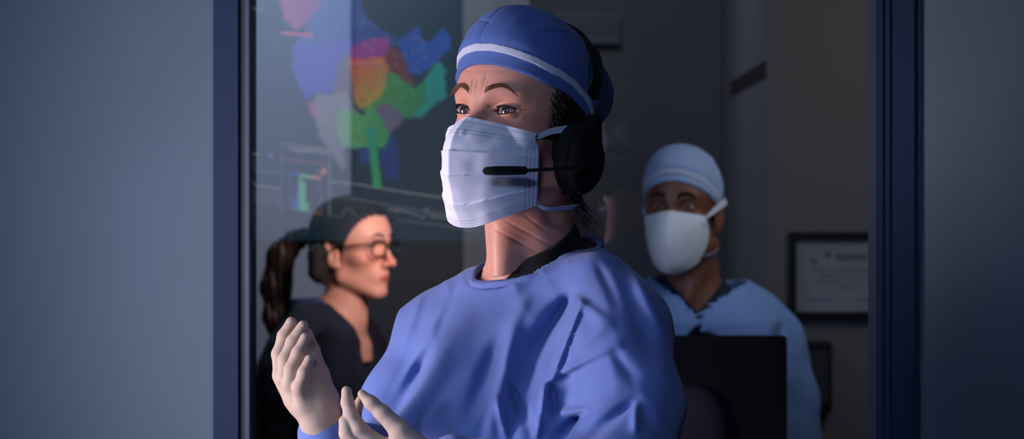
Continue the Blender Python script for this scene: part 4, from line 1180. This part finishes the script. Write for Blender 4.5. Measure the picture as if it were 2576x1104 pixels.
STR = [([(707, 360), (828, 375)], 2.0, g1), ([(706, 360), (706, 535)], 1.6, g2), ([(827, 375), (827, 545)], 2.2, g1),
    ([(708, 399), (827, 415)], 3, (130, 84, 80)), ([(628, 426), (706, 436)], 1.8, g2), ([(634, 455), (641, 466), (706, 476)], 2.2, g1), ([(628, 480), (706, 491)], 1.6, g2), ([(628, 492), (706, 502)], 1.6, g2), ([(628, 505), (706, 514)], 1.4, g2),
    ([(828, 456), (900, 464), (1000, 481), (1240, 516)], 2.6, g1), ([(828, 490), (930, 507), (1000, 520), (1240, 556)], 2.0, g2), (ekg, 2.6, g1), ([(995, 521), (995, 543)], 2, g2), ([(1000, 553), (1200, 580)], 1.8, g2),
    ([(838, 546), (862, 540), (868, 526), (875, 521), (884, 528), (890, 545)], 2, g2),
    ([(726, 437), (751, 440)], 8, (52, 60, 150)), ([(751, 440), (782, 445)], 8, (84, 160, 120)), ([(782, 445), (805, 448)], 8, (176, 108, 100)),
    ([(754, 447), (754, 530)], 8, (84, 160, 128)), ([(762, 458), (762, 530)], 9, (84, 160, 128)), ([(770, 509), (770, 530)], 7, (90, 158, 100)), ([(746, 470), (746, 526)], 7, (60, 76, 160)), ([(737, 497), (737, 523)], 13, (60, 72, 150)),
    ([(726, 445), (726, 527)], 1.5, g2), ([(804, 452), (804, 532)], 1.5, g2), ([(730, 525), (800, 537)], 2, (90, 130, 90)), ([(794, 535), (806, 537)], 5, (150, 72, 60)),
    ([(806, 431), (817, 432.5)], 17, (190, 110, 100)), ([(707, 82), (786, 88)], 8, (176, 84, 100)), ([(880, 159), (964, 158)], 3, (170, 120, 130)), ([(673, 390), (683, 391)], 9, (80, 104, 150)), ([(629, 388), (650, 388)], 5, (110, 112, 108)),
    ([(631, 402), (650, 403), (650, 416), (631, 415), (631, 402)], 1.5, g2)]
for it in STR: strokes('graph_line', [it])
def lettering(name, txt, px, py, h, slope, c, squeeze=1.0):
    cu = bpy.data.curves.new(name, 'FONT'); cu.body = txt; cu.resolution_u = 2
    t = bpy.data.objects.new(name, cu); COL.objects.link(t); dg = bpy.context.evaluated_depsgraph_get()
    me = t.evaluated_get(dg).to_mesh(); V = [v.co.copy() for v in me.vertices]; Q = [tuple(p.vertices) for p in me.polygons]
    COL.objects.unlink(t); bpy.data.objects.remove(t)
    P = [S(px - v.x * h * 1.35 * squeeze, py - v.y * h * 1.35 - slope * v.x * h * 1.35 * squeeze, .002) for v in V]
    return mesh_obj(name, P, Q, M_screen, o, smooth=False, col=np.tile(lin(c), (len(P), 1)))
lettering('lettering', 'LAT Histogram', 822, 389, 11, .125, (170, 172, 172), 1.05)
lettering('lettering', '4', 800, 433, 9, .1, g1)
lettering('lettering', 'D', 661, 27, 9, .05, (140, 146, 150)); lettering('lettering', 'KI', 644, 26, 9, .05, (140, 146, 150))
